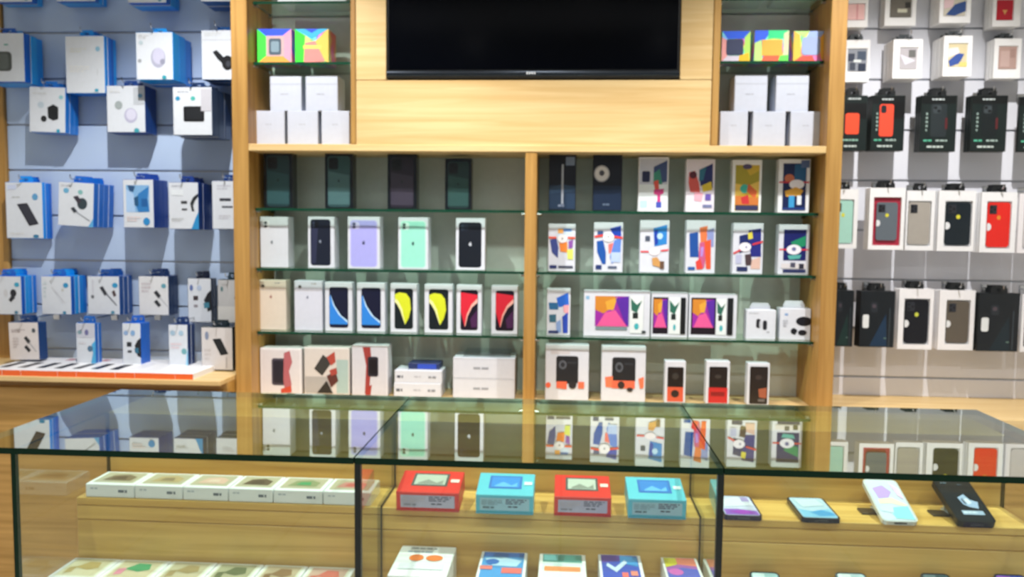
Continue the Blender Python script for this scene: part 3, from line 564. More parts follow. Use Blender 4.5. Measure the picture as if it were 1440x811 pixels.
def hang_stack(x0, x1, y0, y1, xs, desc, prints, nback=2, tilt=0.0, sidec='#1280d8', yback=None, yfix=None, front='#d4dae2'):
    """front box seen between x0..x1 / y0..y1, its right side reaching xs in the picture; nback boxes queue behind it"""
    ym = (y0+y1)/2
    kf = at(x1, ym, 1).x; kb = at(xs, ym, 1).x
    yb = 2.765 if yback is None else yback
    yf = min(max(kb*yb/kf, 2.57), 2.72)
    if yfix: yf = yfix; yb = min(2.765, max(yf*kf/kb, yf+.03))
    A = at(x0, ym, yf); B = at(x1, ym, yf); w = B.x-A.x
    zt = at((x0+x1)/2, y0, yf).z; zb = at((x0+x1)/2, y1, yf).z; h = zt-zb
    n = nback+1; d = (yb-yf)/n
    x = (A.x+B.x)/2; th = .022; hz = zt+th*.45
    for i in range(n):
        lb = ('blue and white box showing ' + desc) if i == 0 else (['', 'second box behind the one showing ', 'third box behind the one showing ', 'fourth box behind the one showing '][i] + desc)
        dz = 0 if i == 0 else random.uniform(-.003, .001); dx = 0 if i == 0 else random.uniform(-.002, .002)
        t = thing('accessory_box', lb, 'box', (x+dx, yf+d*i+.0012, zb+dz), (0, tilt, 0), 'blue and white accessory boxes on the left slatwall')
        b = MB(); sm = ink(BLUES[(i+int(x0)) % 4] if sidec == 'mix' else sidec, .35)
        b.box(-w/2, w/2, 0, d-.0024, 0, h, sm, .0012, front=ink(front, .4))
        if i == 0: b.decal(prints, f_front(w, h), w, h)
        b.build('carton', t)
        tb = tab_mesh(min(.05, w*.45), th, sm); o = tb.build('hang_tab', t, (0, d-.0040, h))
    hook(x, hz-.0, yf-.014, 'chrome hook for the box showing ' + desc, 'chrome hooks on the left slatwall')
BK = '#20242b'
mark = lambda u, v, c='#2c9bd6', s=.07: ('E', u, v, s, s*.75, c)
foot = [('E', .83, .94, .045, .035, '#2b88a8')]
head = [('T', .1, .06, .5, .1, '#c3c8cc', 1)]
# row at the very top of the frame (only their lower ends are in view)
hang_stack(-6, 44, -75, 3, 60, 'only a lower edge, top left corner', foot, 1, sidec='mix')
hang_stack(78, 133, -80, 2, 150, 'only a lower edge, second along the top', foot, 2, sidec='mix')
hang_stack(178, 233, -80, 4, 252, 'a white lower edge, third along the top', foot, 2, sidec='mix')
hang_stack(281, 326, -80, 2, 345, 'only a dark edge by the upright', foot, 1, sidec='#0f5a9c')
# second row
hang_stack(-22, 34, 46, 115, 61, 'a grey cube speaker at the frame edge', [('O', .3, .38, .68, .78, .1, '#4c5250'), ('O', .33, .42, .6, .74, .08, '#5f6664'), ('T', .5, .22, .66, .27, '#57a79a', 1)], 2, sidec='mix')
hang_stack(92, 147, 50, 131, 165, 'only faint lettering and a small blue badge', [mark(.83, .23, '#8fbdd6', .06), ('T', .12, .21, .55, .3, '#d3d6d2', 2), ('T', .1, .52, .6, .64, '#e0e2e2', 3), ('R', .8, .58, .82, .68, '#c3c8cc'), ('E', .78, .95, .05, .03, '#3a9bb8')], 3, sidec='mix')
hang_stack(191, 243, 45, 112, 270, 'a faint round white charger', [('E', .6, .54, .2, .21, '#a9abc0'), ('E', .61, .5, .16, .17, '#c3c3da'), ('E', .72, .62, .07, .06, '#9093a8'), ('E', .1, .6, .05, .04, '#9a9fa5'), ('T', .08, .05, .35, .14, '#cfd3d6', 2), ('E', .14, .22, .06, .04, '#b7c8d0'), ('E', .76, .95, .06, .04, '#2f98a8')], 2, sidec='mix')
hang_stack(283, 330, 42, 112, 348, 'a black car charger plug', [('L', 0, .2, 1, .2, .015, '#b6bac2'), ('T', .1, .05, .6, .13, '#cdd2d4', 2), ('E', .78, .66, .17, .15, '#15171c'), ('P', [(.34, .44), (.46, .40), (.72, .58), (.64, .68), (.48, .58)], '#191b20'), ('E', .8, .68, .07, .06, '#3a3d46')], 1, sidec='#0d4f90')
# third row
hang_stack(40, 91, 122, 186, 110, 'a black dual socket adapter and tiny plug', [('P', [(.5, .45), (.66, .38), (.8, .44), (.8, .7), (.66, .74), (.52, .68)], '#1b1e22'), ('E', .4, .7, .08, .07, '#25282c'), ('E', .32, .4, .09, .07, '#b9c8d4'), ('T', .1, .12, .6, .18, '#cdd1d4', 1), mark(.88, .22, '#8fc4ce', .06), ('E', .8, .96, .05, .04, '#2f98b8')], 2, tilt=.03, sidec='#1173cc')
hang_stack(150, 204, 120, 186, 221, 'two pale round discs', [('E', .62, .64, .17, .16, '#b3b3cc'), ('E', .63, .62, .13, .12, '#cfcfe2'), ('E', .31, .42, .1, .09, '#9aa4a6'), ('R', .7, .04, .98, .4, '#b9bfc6'), mark(.88, .22, '#5f8fb4', .06), ('E', .77, .96, .07, .05, '#3f9aa8'), ('T', .08, .1, .45, .16, '#d5d8da', 1)], 1, sidec='#123f86')
hang_stack(243, 298, 122, 190, 325, 'a large black square hub', [('O', .27, .4, .8, .72, .05, '#14161a'), ('O', .34, .45, .74, .67, .04, '#1e2126'), mark(.13, .24, '#2f8fb8', .06), mark(.52, .24, '#4fb3aa', .06), ('R', .72, .04, .98, .5, '#c2c2ca'), ('T', .12, .08, .5, .12, '#b9bec6', 1)], 2, sidec='#10305e')
# fourth row
hang_stack(8, 60, 256, 335, 74, 'a long dark power bank', [('P', [(.3, .39), (.58, .37), (.88, .74), (.62, .78)], '#23242e'), ('P', [(.34, .4), (.57, .39), (.84, .72), (.63, .75)], '#30323e'), mark(.8, .26, '#5d9cc8', .08), ('T', .18, .25, .52, .29, '#b6bbbd', 1), ('R', .06, .05, .3, .13, '#c6d0e8'), ('E', .8, .96, .08, .03, '#2f78a0'), ('T', .1, .9, .6, .93, '#d6d8d8', 1)], 2, sidec='mix')
hang_stack(80, 130, 256, 318, 158, 'a round car charger with a trailing cable', [mark(.22, .2, '#68a9cc', .08), mark(.62, .22, '#7fb4b4', .07), ('E', .68, .48, .14, .13, '#2d3d45'), ('P', [(.42, .33), (.55, .3), (.66, .42), (.58, .5)], '#3a3440'), ('P', [(.36, .6), (.44, .56), (.55, .66), (.46, .7)], '#2f3640'), ('L', .5, .66, .9, .86, .02, '#8a929c'), ('T', .08, .06, .5, .11, '#c3c6ce', 1), ('P', [(.86, 1), (1, .8), (1, 1)], '#5ba7d8')], 3, tilt=.05, sidec='#1369c8')
hang_stack(173, 216, 252, 320, 237, 'a large blue tinted picture panel', [('R', .1, .12, .86, .68, '#7fb0dc'), ('P', [(.1, .2), (.35, .3), (.4, .68), (.1, .68)], '#a8c8ec'), ('P', [(.5, .3), (.86, .14), (.8, .4), (.86, .66), (.5, .68), (.4, .5)], '#2e78ba'), ('P', [(.16, .12), (.4, .14), (.34, .26), (.22, .24)], '#274e78'), ('P', [(.36, .38), (.5, .34), (.5, .56), (.38, .54)], '#1f527c'), ('R', .6, .4, .8, .56, '#1d5c9c'), ('E', .76, .87, .11, .08, '#2a86c4'), ('T', .12, .76, .55, .88, '#dccfd0', 2)], 2, sidec='#15419c')
hang_stack(237, 279, 256, 322, 299, 'a black cable and blue lower corner', [('P', [(.78, .95), (.9, .75), (1, .62), (1, 1), (.74, 1)], '#2a8ac4'), ('P', [(.78, .62), (.72, .45), (.82, .32), (.98, .24), (1, .3), (.88, .4), (.82, .5), (.86, .62)], '#20262c'), ('R', .42, .4, .62, .46, '#3a3d42'), ('R', .44, .56, .62, .6, '#4a4d52'), ('R', .1, .16, .5, .28, '#dde4ea'), ('T', .12, .06, .5, .1, '#b4b8c4', 1), ('T', .1, .76, .5, .84, '#c6cacc', 2)], 2, sidec='#163a86')
hang_stack(298, 336, 254, 322, 350, 'two black bars, half hidden by upright', [('R', .28, .36, .7, .42, '#3b3e46'), ('R', .36, .52, .76, .56, '#5a5d66'), ('T', .2, .08, .7, .2, '#bfc2ce', 2), ('T', .25, .7, .7, .8, '#c8cad2', 2)], 1, sidec='#153a78')
# fifth row
hang_stack(-14, 30, 388, 442, 52, 'a folded black cable plug at the frame edge', [('E', .74, .44, .1, .1, '#1d2028'), ('P', [(.58, .62), (.7, .48), (.8, .56), (.66, .68)], '#252830'), ('E', .5, .44, .07, .1, '#c9ccd2'), mark(.86, .22, '#3a9fc0', .08), ('R', .1, .9, .3, .93, '#cfc9c9'), ('E', .82, .94, .06, .04, '#4a7f9c')], 3, sidec='mix')
hang_stack(58, 100, 388, 442, 122, 'a faint white cable and blue badge', [mark(.82, .24, '#2c8fc0', .09), ('L', .35, .28, .78, .7, .02, '#c3c6ce'), ('L', .35, .3, .72, .72, .012, '#d0d3da'), ('E', .72, .36, .05, .04, '#c6c9c6'), ('T', .08, .14, .18, .6, '#c3d0d6', 4), ('E', .76, .95, .06, .04, '#3f86a8')], 3, sidec='mix')
hang_stack(123, 168, 388, 442, 186, 'a black braided cable with two plugs', [mark(.86, .24, '#2f93c2', .09), ('L', .42, .3, .9, .76, .035, '#5b606c'), ('P', [(.38, .3), (.48, .26), (.62, .46), (.54, .52)], '#32363f'), ('P', [(.76, .4), (.84, .36), (.9, .5), (.82, .54)], '#4a3a3e'), ('E', .16, .54, .05, .05, '#6f747c'), ('L', .17, .1, .17, .5, .04, '#c6c8d2'), ('E', .78, .94, .06, .04, '#4f90a8')], 2, sidec='#154f9c')
hang_stack(195, 237, 388, 443, 251, 'two small dark plug tips on a grey front', [('P', [(.5, .42), (.6, .36), (.74, .5), (.66, .58)], '#2b2e34'), ('P', [(.5, .66), (.6, .6), (.74, .74), (.66, .8)], '#2b2e34'), ('L', .68, .52, .96, .78, .02, '#9a9ea8'), mark(.84, .25, '#5f9cae', .08), ('T', .1, .16, .4, .44, '#c6bfc4', 3)], 1, sidec='#16305e', front='#d9dbde')
hang_stack(264, 297, 391, 453, 304, 'a black earphone cut by its right edge', [('P', [(.68, .5), (.84, .34), (1, .26), (1, .72), (.84, .76), (.78, .6)], '#14161c'), ('P', [(.66, .56), (.9, .54), (.92, .66), (.7, .68)], '#3f7f96'), ('R', .24, .4, .44, .5, '#3a3036'), ('R', .26, .6, .42, .66, '#8a858c'), ('E', .16, .22, .07, .07, '#5a6fa8'), ('E', .5, .22, .1, .06, '#b0c0d8')], 1, sidec='#101a34')
hang_stack(306, 336, 393, 454, 350, 'a plain grey front beside the upright', [('E', .2, .22, .06, .06, '#56787e'), ('R', 0, .62, 1, .98, '#cfcfcc'), ('T', .2, .1, .6, .14, '#a8a8a8', 1), ('E', .86, .42, .08, .05, '#4a4a4a')], 1, sidec='#14303c', front='#b9babb')
# sixth row
hang_stack(13, 55, 453, 506, 68, 'two black plug tips on a pinkish front', [('P', [(.5, .42), (.58, .36), (.72, .5), (.64, .58)], '#24262a'), ('P', [(.5, .66), (.58, .6), (.72, .74), (.64, .8)], '#24262a'), ('L', .66, .52, .9, .78, .02, '#8f9096'), ('E', .84, .22, .06, .06, '#4a5058'), ('T', .1, .18, .55, .28, '#b7abab', 2), ('T', .14, .4, .32, .7, '#c9bfbd', 4)], 1, tilt=-.02, sidec='#143e76', yfix=2.60, front='#dcd5d3')
hang_stack(107, 134, 454, 514, 143, 'a blue curved corner and small grey gadget', [('P', [(.72, 1), (.86, .7), (.8, .5), (1, .4), (1, 1)], '#4aa8d8'), ('E', .72, .6, .14, .07, '#4a6f8c'), ('R', .02, .02, .98, .34, '#c3c6d2'), ('E', .2, .22, .12, .05, '#7d9aa6'), ('E', .56, .22, .1, .07, '#6a6a98'), ('T', .14, .46, .6, .5, '#cac4c8', 1)], 1, sidec='#1468c0', yfix=2.60)
hang_stack(172, 198, 454, 518, 212, 'black earbuds beside a bright blue side', [('P', [(.66, .5), (.82, .38), (1, .32), (1, .76), (.8, .72)], '#16181e'), ('P', [(.64, .56), (.86, .54), (.88, .66), (.68, .66)], '#2f6a86'), ('R', .24, .42, .5, .52, '#23262c'), ('R', .28, .6, .5, .65, '#3a3d44'), ('E', .2, .22, .12, .05, '#8aa8d0'), ('E', .58, .22, .12, .06, '#7fa6d0')], 1, sidec='#0f62c8', yfix=2.60)
hang_stack(237, 264, 456, 517, 274, 'a pale pink front with a tiny teal gadget', [('E', .8, .62, .14, .07, '#6fa8b0'), ('P', [(.86, 1), (.92, .7), (1, .55), (1, 1)], '#8fc4e4'), ('E', .22, .2, .13, .06, '#9cb8cc'), ('E', .66, .2, .13, .06, '#a3c0d4'), ('T', .12, .42, .7, .58, '#e0ced4', 2)], 1, sidec='#15356e', yfix=2.60)
hang_stack(283, 327, 460, 520, 336, 'a short black power bank above the ledge corner', [('P', [(.36, .28), (.62, .26), (.86, .62), (.62, .66)], '#16181a'), ('E', .18, .2, .06, .1, '#7f8aa4'), ('T', .1, .5, .3, .8, '#c3bcba', 3), ('L', .8, .7, .8, .95, .03, '#a8a5a6')], 1, sidec='#1a2a34', yfix=2.60, front='#cfcbca')

# ---- flat packets with an orange strip lying on the ledge
xs = [at(x, 535, 2.45).x for x in (-22, 4, 30, 56, 82, 108, 134, 163, 190, 218, 247)]
for i, x in enumerate(xs):
    w = (xs[i+1]-x if i < 10 else .058)-.0006; d = .25; b = MB(); b.box(0, w, 0, d, 0, .0175, WHITE, 0, front=ink('#f0692a', .4))
    fr = lambda u, v, k: (u*w, d*(1-v), .0179+.0002*k)
    if i < 7: pr = [('P', [(.3, .42), (.75, .42), (.75, .82), (.3, .82)], '#20222e')]
    else: pr = [('L', .3, .4, .3, .85, .03, '#c9ccd6'), ('L', .62, .3, .62, .85, .03, '#d3d6de')]
    if i % 2 == 0: pr.append(('R', .35, .08, .8, .22, '#c98a98'))
    b.decal(pr, fr, w, d)
    words = ['cut by the frame edge', 'first', 'second', 'third', 'fourth', 'fifth', 'sixth']
    lb = ('orange edged packet with black picture on the left ledge, ' + (words[i] if i == 0 else words[i]+' from the frame edge')) if i < 7 else ('orange edged packet with grey lines on the left ledge, ' + ['fourth', 'third', 'second', 'last'][i-7] + ' before the upright')
    tag(b.build('cable_packet', None, (x, 2.447+.0008*(i % 3), Z_LL)), lb, 'packet', 'orange edged packets on the left ledge')

# ---- right slatwall: small white boxes with windows
def mini_box(x0, x1, y0, y1, xs, win, pr, desc, n=3):
    ym = (y0+y1)/2; kf = at(x0, ym, 1).x; kb = at(xs, ym, 1).x
    yb = 2.765; yf = min(max(kb*yb/kf, 2.60), 2.73)
    A = at(x0, ym, yf); B = at(x1, ym, yf); w = B.x-A.x; zt = at((x0+x1)/2, y0, yf).z; zb = at((x0+x1)/2, y1, yf).z; h = zt-zb; d = (yb-yf)/n
    for i in range(n):
        lb = ['', 'second box behind the window box with ', 'third box behind the window box with '][i]+desc if i else 'small white window box with '+desc
        t = thing('case_box', lb, 'box', ((A.x+B.x)/2, yf+d*i+.001, zb), group='small white window boxes on the right slatwall')
        b = MB(); wm = ink('#f2f1f0', .4)
        dd = d-.002; u0, v0, u1, v1 = win
        if i == 0:
            a0, a1 = -w/2+u0*w, -w/2+u1*w; c0, c1 = h*(1-v1), h*(1-v0)
            b.box(-w/2, w/2, .004, dd, 0, h, wm, .001)
            b.box(-w/2, a0, 0, .0045, 0, h, wm); b.box(a1, w/2, 0, .0045, 0, h, wm); b.box(a0, a1, 0, .0045, 0, c0, wm); b.box(a0, a1, 0, .0045, c1, h, wm)
            b.build('carton', t)
            c = MB(); c.box(a0+.002, a1-.002, .0015, .0038, c0+.002, c1-.002, ink(pr[0], .4), .001)
            c.decal(pr[1], lambda u, v, k: (a0+.002+u*(a1-a0-.004), .0011-.0002*k, c0+.002+(1-v)*(c1-c0-.004)), a1-a0, c1-c0)
            c.build('earbud_case', t)
        else:
            b.box(-w/2, w/2, 0, dd, 0, h, wm, .001); b.build('carton', t)
        tab_mesh(min(.045, w*.5), .02, ink('#3c4144', .4)).build('hang_tab', t, (0, dd-.0016, h))
    hook((A.x+B.x)/2, zt+.009, yf-.012, 'chrome hook for the window box with '+desc, 'chrome hooks on the right slatwall')
mini_box(1187, 1221, -18, 38, 1180, (.1, .4, .9, .83), ('#eebfbb', [('R', .55, 0, .62, 1, '#d88f90')]), 'a pink pouch, first along the top')
mini_box(1245, 1289, -20, 36, 1238, (.15, .3, .87, .8), ('#6c675e', [('R', .35, .55, .8, .75, '#cfcdb8'), ('R', .7, .2, .95, .5, '#2c2a28')]), 'a dark grey pouch with a pale bar')
mini_box(1322, 1366, -22, 32, 1308, (.12, .2, .86, .83), ('#cfc7b6', [('P', [(.1, .95), (.5, .5), (1, .35), (1, .8), (.5, 1)], '#33508a'), ('P', [(0, .2), (.5, .1), (.4, .6), (0, .7)], '#e8c9cc')]), 'a blue and cream pattern, top row')
mini_box(1397, 1436, -18, 37, 1384, (.12, .3, .76, .85), ('#b8182c', [('P', [(.35, .5), (.65, .5), (.5, .75)], '#d8a060')]), 'a deep red pouch')
mini_box(1186, 1223, 56, 115, 1181, (.16, .2, .92, .76), ('#8e939c', [('R', 0, .2, .35, .55, '#3a4152'), ('R', .5, .1, .95, .5, '#4a5668'), ('R', .1, .6, .4, .95, '#454b58'), ('R', .55, .65, .95, 1, '#30384a'), ('R', .3, .48, .7, .6, '#dfe6e4')]), 'a dark blue checked pouch')
mini_box(1256, 1297, 55, 110, 1242, (.22, .2, .86, .78), ('#b5b0b4', [('R', .5, .1, .9, .45, '#6a6a68'), ('P', [(0, .3), (.6, .5), (.9, .6), (.3, .8)], '#d9d6e2')]), 'a mottled grey and white pouch')
mini_box(1327, 1367, 50, 107, 1310, (.16, .18, .86, .78), ('#d6c8a0', [('P', [(0, .75), (.5, .4), (.85, .45), (.6, .85), (.1, 1)], '#3c569c'), ('P', [(0, .2), (.5, .15), (.6, .4), (0, .6)], '#ece2de'), ('R', .6, .8, 1, 1, '#e0cd7a')]), 'a blue leaf on yellow, second row')
mini_box(1398, 1436, 54, 110, 1386, (.16, .18, .88, .78), ('#b89a90', [('R', .1, .2, .6, .9, '#c6aaa2'), ('R', .6, .1, .9, .5, '#a98a80')]), 'a beige pink pouch')

# ---- right slatwall: phone case packs
def case_pack(x0, x1, y0, y1, win, case, frame, desc, extra=(), n=3, yf=2.705, tabc='#15181a', dot=None, backing='#d7d9dc', closed=None, step=.0125, fit=.92, notch=False):
    ym = (y0+y1)/2; A = at(x0, ym, yf); B = at(x1, ym, yf); w = B.x-A.x
    zt = at((x0+x1)/2, y0, yf).z; zb = at((x0+x1)/2, y1, yf).z; h = zt-zb
    fm = ink(frame, .4)
    d = .0105
    for i in range(n):
        lb = 'hanging case pack with '+desc if i == 0 else ['', 'second pack behind the one with ', 'third pack behind the one with '][i]+desc
        t = thing('phone_case_pack', lb, 'phone case', ((A.x+B.x)/2+(0 if i == 0 else -.0015*i), yf+step*i, zb), group='phone case packs on the right slatwall')
        b = MB()
        if closed is None and i == 0:
            u0, v0, u1, v1 = win; a0, a1 = -w/2+u0*w, -w/2+u1*w; c0, c1 = h*(1-v1), h*(1-v0)
            b.box(-w/2, w/2, .0085, d, 0, h, fm)
            b.box(-w/2, a0, 0, .009, 0, h, fm); b.box(a1, w/2, 0, .009, 0, h, fm); b.box(a0, a1, 0, .009, 0, c0, fm); b.box(a0, a1, 0, .009, c1, h, fm)
            b.box(a0, a1, .0078, .0086, c0, c1, ink(backing, .5))
            b.decal([('R', a*1., b_, c*1., e, col) for (_, a, b_, c, e, col) in extra if True], f_front(w, h), w, h)
            b.build('card_frame', t)
            cw, ch = (a1-a0)*fit, (c1-c0)*(fit+.03); cx, cz = (a0+a1)/2, (c0+c1)/2
            c = MB(); q = []
            r = cw*.14
            for (qx, qz, a_) in ((cw/2-r, -ch/2+r, 1.5*PI), (cw/2-r, ch/2-r, 0), (-cw/2+r, ch/2-r, .5*PI), (-cw/2+r, -ch/2+r, PI)):
                for k in range(5): q.append((cx+qx+r*math.cos(a_+k*PI/8), cz+qz+r*math.sin(a_+k*PI/8)))
            c.prism(q, -.0076, -.0016, ink(case, .35), lambda a, b2, hh: (a, -hh, b2))
            if dot: c.decal([('E', .5, .34, .085, .05, dot)], lambda u, v, k: (cx-cw/2+u*cw, .0012, cz+ch/2-v*ch), cw, ch)
            if notch: c.decal([('E', .06, .55, .13, .085, '#e4e6e8')], lambda u, v, k: (cx-cw/2+u*cw, .0010, cz+ch/2-v*ch), cw, ch)
            co = c.build('phone_case', t)
            k = MB(); k.box(cx-cw*.42, cx-cw*.1, .0002, .002, cz+ch*.24, cz+ch*.44, ink('#2b2d34', .3), .0005)
            for (ex, ez) in ((-.34, .39), (-.34, .29), (-.19, .34)):
                k.decal([('E', .5, .5, .5, .5, '#0c0d10')], lambda u, v, kk, ex=ex, ez=ez: (cx+cw*ex+(u-.5)*cw*.11, -.0002, cz+ch*ez-(v-.5)*cw*.11), 1, 1)
            k.build('camera_opening', co)
        else:
            b.box(-w/2, w/2, 0, d, 0, h, fm, .001)
            if closed is not None and i == 0: b.decal(closed, f_front(w, h), w, h)
            b.build('card_frame' if closed is None else 'carton', t)
        tab_mesh(w*.42, .024, ink(tabc, .4)).build('hang_tab', t, (0, .006, h))
    hook((A.x+B.x)/2, zt+.0108, yf-.014, 'chrome hook for the case pack with '+desc, 'chrome hooks on the right slatwall')
def rugged(case, hasred): 
    r = [('R', .02, .02, .98, .98, '#14201f'), ('R', .02, .02, .98, .15, '#0a0f10'), ('T', .3, .05, .75, .10, '#c3cccb', 1)]
    if hasred: r += [('R', .55, .12, .98, .42, '#08090a'), ('O', .24, .16, .66, .74, .07, case), ('O', .28, .18, .44, .32, .05, '#20242a')]
    else: r += [('O', .28, .15, .72, .74, .07, case), ('O', .34, .18, .56, .32, .05, '#3a4246'), ('E', .4, .22, .05, .025, '#101416'), ('E', .5, .28, .05, .025, '#101416'), ('R', .68, .4, .74, .6, '#5a2024')]
    r += [('T', .1, .78, .4, .84, '#58b090', 1), ('T', .44, .78, .9, .84, '#9fb3ab', 1), ('T', .2, .89, .8, .95, '#c6d2cc', 1), ('T', .14, .3, .2, .66, '#8fa39c', 5)]
    return r
Yr = 2.69
case_pack(1180, 1219, 134, 212, None, '', '#14201f', 'half a red case on black card', closed=[('R', .02, .02, .98, .98, '#14201f'), ('T', .3, .04, .9, .09, '#c3cccb', 1), ('R', .2, .14, .98, .42, '#0a0c0d'), ('O', .22, .32, .72, .70, .08, '#ee5132'), ('T', .1, .78, .9, .84, '#8fb8a6', 1), ('T', .2, .89, .8, .95, '#c6d2cc', 1)], yf=Yr)
case_pack(1225, 1272, 134, 212, None, '', '#14201f', 'a whole red case on black card', closed=rugged('#f04f36', True), yf=Yr)
case_pack(1294, 1345, 134, 213, None, '', '#121c1c', 'a charcoal case and red mark on black card', closed=rugged('#262e31', False), yf=Yr)
case_pack(1365, 1416, 134, 213, None, '', '#0e1817', 'an almost invisible black case on black card', closed=rugged('#131b1d', False), yf=Yr)
case_pack(1432, 1478, 136, 214, None, '', '#0a1012', 'a black edge cut by the frame, third row', closed=rugged('#1a2022', False), yf=Yr, n=1)
Y4 = 2.69
case_pack(1166, 1206, 266, 349, (.12, .17, .86, .93), '#a6d6c6', '#f1f1f1', 'a mint case half behind the upright', yf=Y4, dot='#d6d64a')
case_pack(1222, 1272, 264, 351, (.12, .15, .9, .93), '#626b73', '#f3f3f3', 'a grey case on red backing', yf=Y4-.02, dot='#d9d23c', backing='#a8243c', n=3, fit=.76, notch=True)
case_pack(1274, 1314, 268, 352, (.06, .17, .88, .92), '#a8a299', '#f1f1f2', 'a pale grey case beside the red backed one', yf=Y4, n=2)
case_pack(1319, 1371, 268, 353, (.18, .17, .92, .92), '#101c24', '#f1f1f2', 'a black case with lime dot, fourth row', yf=Y4, dot='#d9d23c', notch=True)
case_pack(1379, 1429, 270, 355, (.16, .15, .86, .93), '#e2261c', '#f1f1f2', 'a bright red case in white card', yf=Y4, dot='#e0882c', notch=True)
case_pack(1432, 1478, 272, 356, (.16, .15, .86, .93), '#c9c4c4', '#ece8ea', 'a pale edge cut by the frame, fourth row', yf=Y4, n=1)
Y5 = 2.69
def blackbox(tag_=True, tint='#1a3040'):
    r = [('R', .02, .02, .98, .98, '#10161b'), ('P', [(.3, .98), (.75, .4), (.8, .98)], tint), ('O', .3, .2, .5, .38, .05, '#23282e'), ('E', .4, .27, .06, .035, '#4a4048'), ('R', .84, .3, .87, .98, '#3a4248')]
    if tag_: r.append(('O', .08, .42, .26, .66, .05, '#e2e6e6'))
    r.append(('T', .7, .82, .8, .86, '#5f7a70', 1))
    return r
case_pack(1168, 1200, 408, 487, None, '', '#10181c', 'a plain black front by the upright', closed=blackbox(False, '#14302c'), yf=Y5)
case_pack(1209, 1258, 409, 488, None, '', '#10151a', 'black card, blue sheen and tag', closed=blackbox(True, '#16304a'), yf=Y5-.02)
case_pack(1263, 1312, 406, 491, (.16, .16, .9, .92), '#0c0d16', '#f1f0f2', 'a black case with lime dot, bottom row', yf=Y5, dot='#c9d04a', notch=True)
case_pack(1320, 1370, 408, 492, (.2, .16, .88, .9), '#5f574c', '#f1f0f2', 'a brown grey case, bottom row', yf=Y5, notch=True)
case_pack(1375, 1433, 412, 494, None, '', '#10171b', 'black card and tag, far right', closed=blackbox(True, '#14242c'), yf=Y5-.01)
case_pack(1436, 1480, 414, 495, (.1, .16, .9, .92), '#4a4a4c', '#f1f0f2', 'a grey edge cut by the frame, bottom row', yf=Y5, n=1)

# ================================================================== GLASS COUNTER
GX0, GX1, CX0, CX1, PXL, PXR = (a*KC for a in (-1.055, .925, -.98, .892, -.354, .270))
FY, BYW, SFY = 1.372*KC, 1.675*KC, 1.545*KC       # front glass, rear wall face, step front
TT = .0105; ZSH = CAMZ-.549*KC; ZLO = at(150, 786, SFY-.006).z-.026
C = thing('display_counter', 'long glass topped oak display counter holding phones and boxes', 'counter', ((GX0+GX1)/2, FY, 0))
co = C.location
def cpart(name, x0, x1, y0, y1, z0, z1, m, c=.001, **k):
    b = MB(); b.box(x0-co.x, x1-co.x, y0-co.y, y1-co.y, z0-co.z, z1-co.z, m, c, **k); return b.build(name, C)
cuts = [GX0, PXL, PXR, GX1]
for i in range(3):
    gt = cpart('glass_top', cuts[i]+(.0012 if i else 0), cuts[i+1]-(.0012 if i < 2 else 0), 1.348*KC, 1.862*KC, CT-TT, CT, GLASS_T, 0, edge=EDGE_D, top=GLASS_T, bottom=GLASS_T, front=EDGE_D, right=EDGE_D)
    gt.data.materials.append(EDGE_L)          # ground rear edge, and the free ends of the outer panes
    for f in gt.data.polygons:
        n_ = f.normal
        if n_.y > .9 or (i == 0 and n_.x < -.9) or (i == 2 and n_.x > .9): f.material_index = len(gt.data.materials)-1
cuts = [CX0, PXL, PXR, CX1]
for i in range(3):
    b = MB(); x0, x1 = cuts[i]+.004-co.x, cuts[i+1]-.004-co.x
    b.box(x0, x1, 0, .008, .12, CT-TT, EDGE_D, 0, front=GLASS)
    # replace the rear face material by glass too
    for fi, f in enumerate(b.f):
        if all(abs(b.v[j][1]-.008) < 1e-6 for j in f): b.m[fi] = b.mi(GLASS)
    b.build('front_pane', C)
def stepped(name, x, th):
    """glass sheet across the counter, cut to follow the step"""
    prof = [(SFY, .12), (SFY, ZSH), (BYW, ZSH), (BYW, CT-TT), (FY, CT-TT), (FY, .12)]
    b = MB(); pr = [(y-co.y, z) for y, z in prof]
    b.prism(pr, x-th/2-co.x, x+th/2-co.x, GLASS, lambda a, c, h: (h, a, c), side=EDGE_D); b.build(name, C)
    d = MB(); s_ = ink('#0b120e', .4)       # dark seal where the sheet meets wood and front panes
    for (a, e) in zip(prof[:3], prof[1:4]):
        y0, y1 = sorted((a[0], e[0])); z0, z1 = sorted((a[1], e[1]))
        d.box(x-th/2-.001-co.x, x+th/2+.001-co.x, y0-.0045-co.y, y1+(.0045 if y0 == y1 and 0 else 0)-co.y, z0, z1+.0045, s_)
    d.box(x-.005-co.x, x+.005-co.x, -.001, .0095, .12, CT-TT, s_)
    d.build('edge_seal', C)
stepped('partition', PXL, .006); stepped('partition', PXR, .006)
for x in (CX0, CX1):
    b = MB(); b.box(x-.004-co.x, x+.004-co.x, 0, BYW-co.y, .12, CT-TT, EDGE_D, 0)
    for fi, f in enumerate(b.f):
        xs_ = [b.v[j][0] for j in f]
        if max(xs_)-min(xs_) < 1e-6: b.m[fi] = b.mi(GLASS)
    b.build('end_pane', C)
cpart('storage_back', CX0-.004, CX1+.004, BYW, 1.858*KC, .12, CT-TT-.001, WOOD_C)
sb = MB()
def sbx(y0, y1, z0, z1): sb.box(CX0+.006-co.x, CX1-.006-co.x, y0-co.y, y1-co.y, z0, z1, WOOD_C, .0012)
sbx(SFY, BYW, ZSH-.014, ZSH); sbx(SFY+.003, BYW, ZSH-.0155, ZSH-.014); sbx(SFY+.001, BYW, ZSH-.042, ZSH-.0155); sbx(SFY+.003, BYW, ZSH-.0435, ZSH-.042); sbx(SFY+.001, BYW, .12, ZSH-.0435)
sb.build('display_step', C)
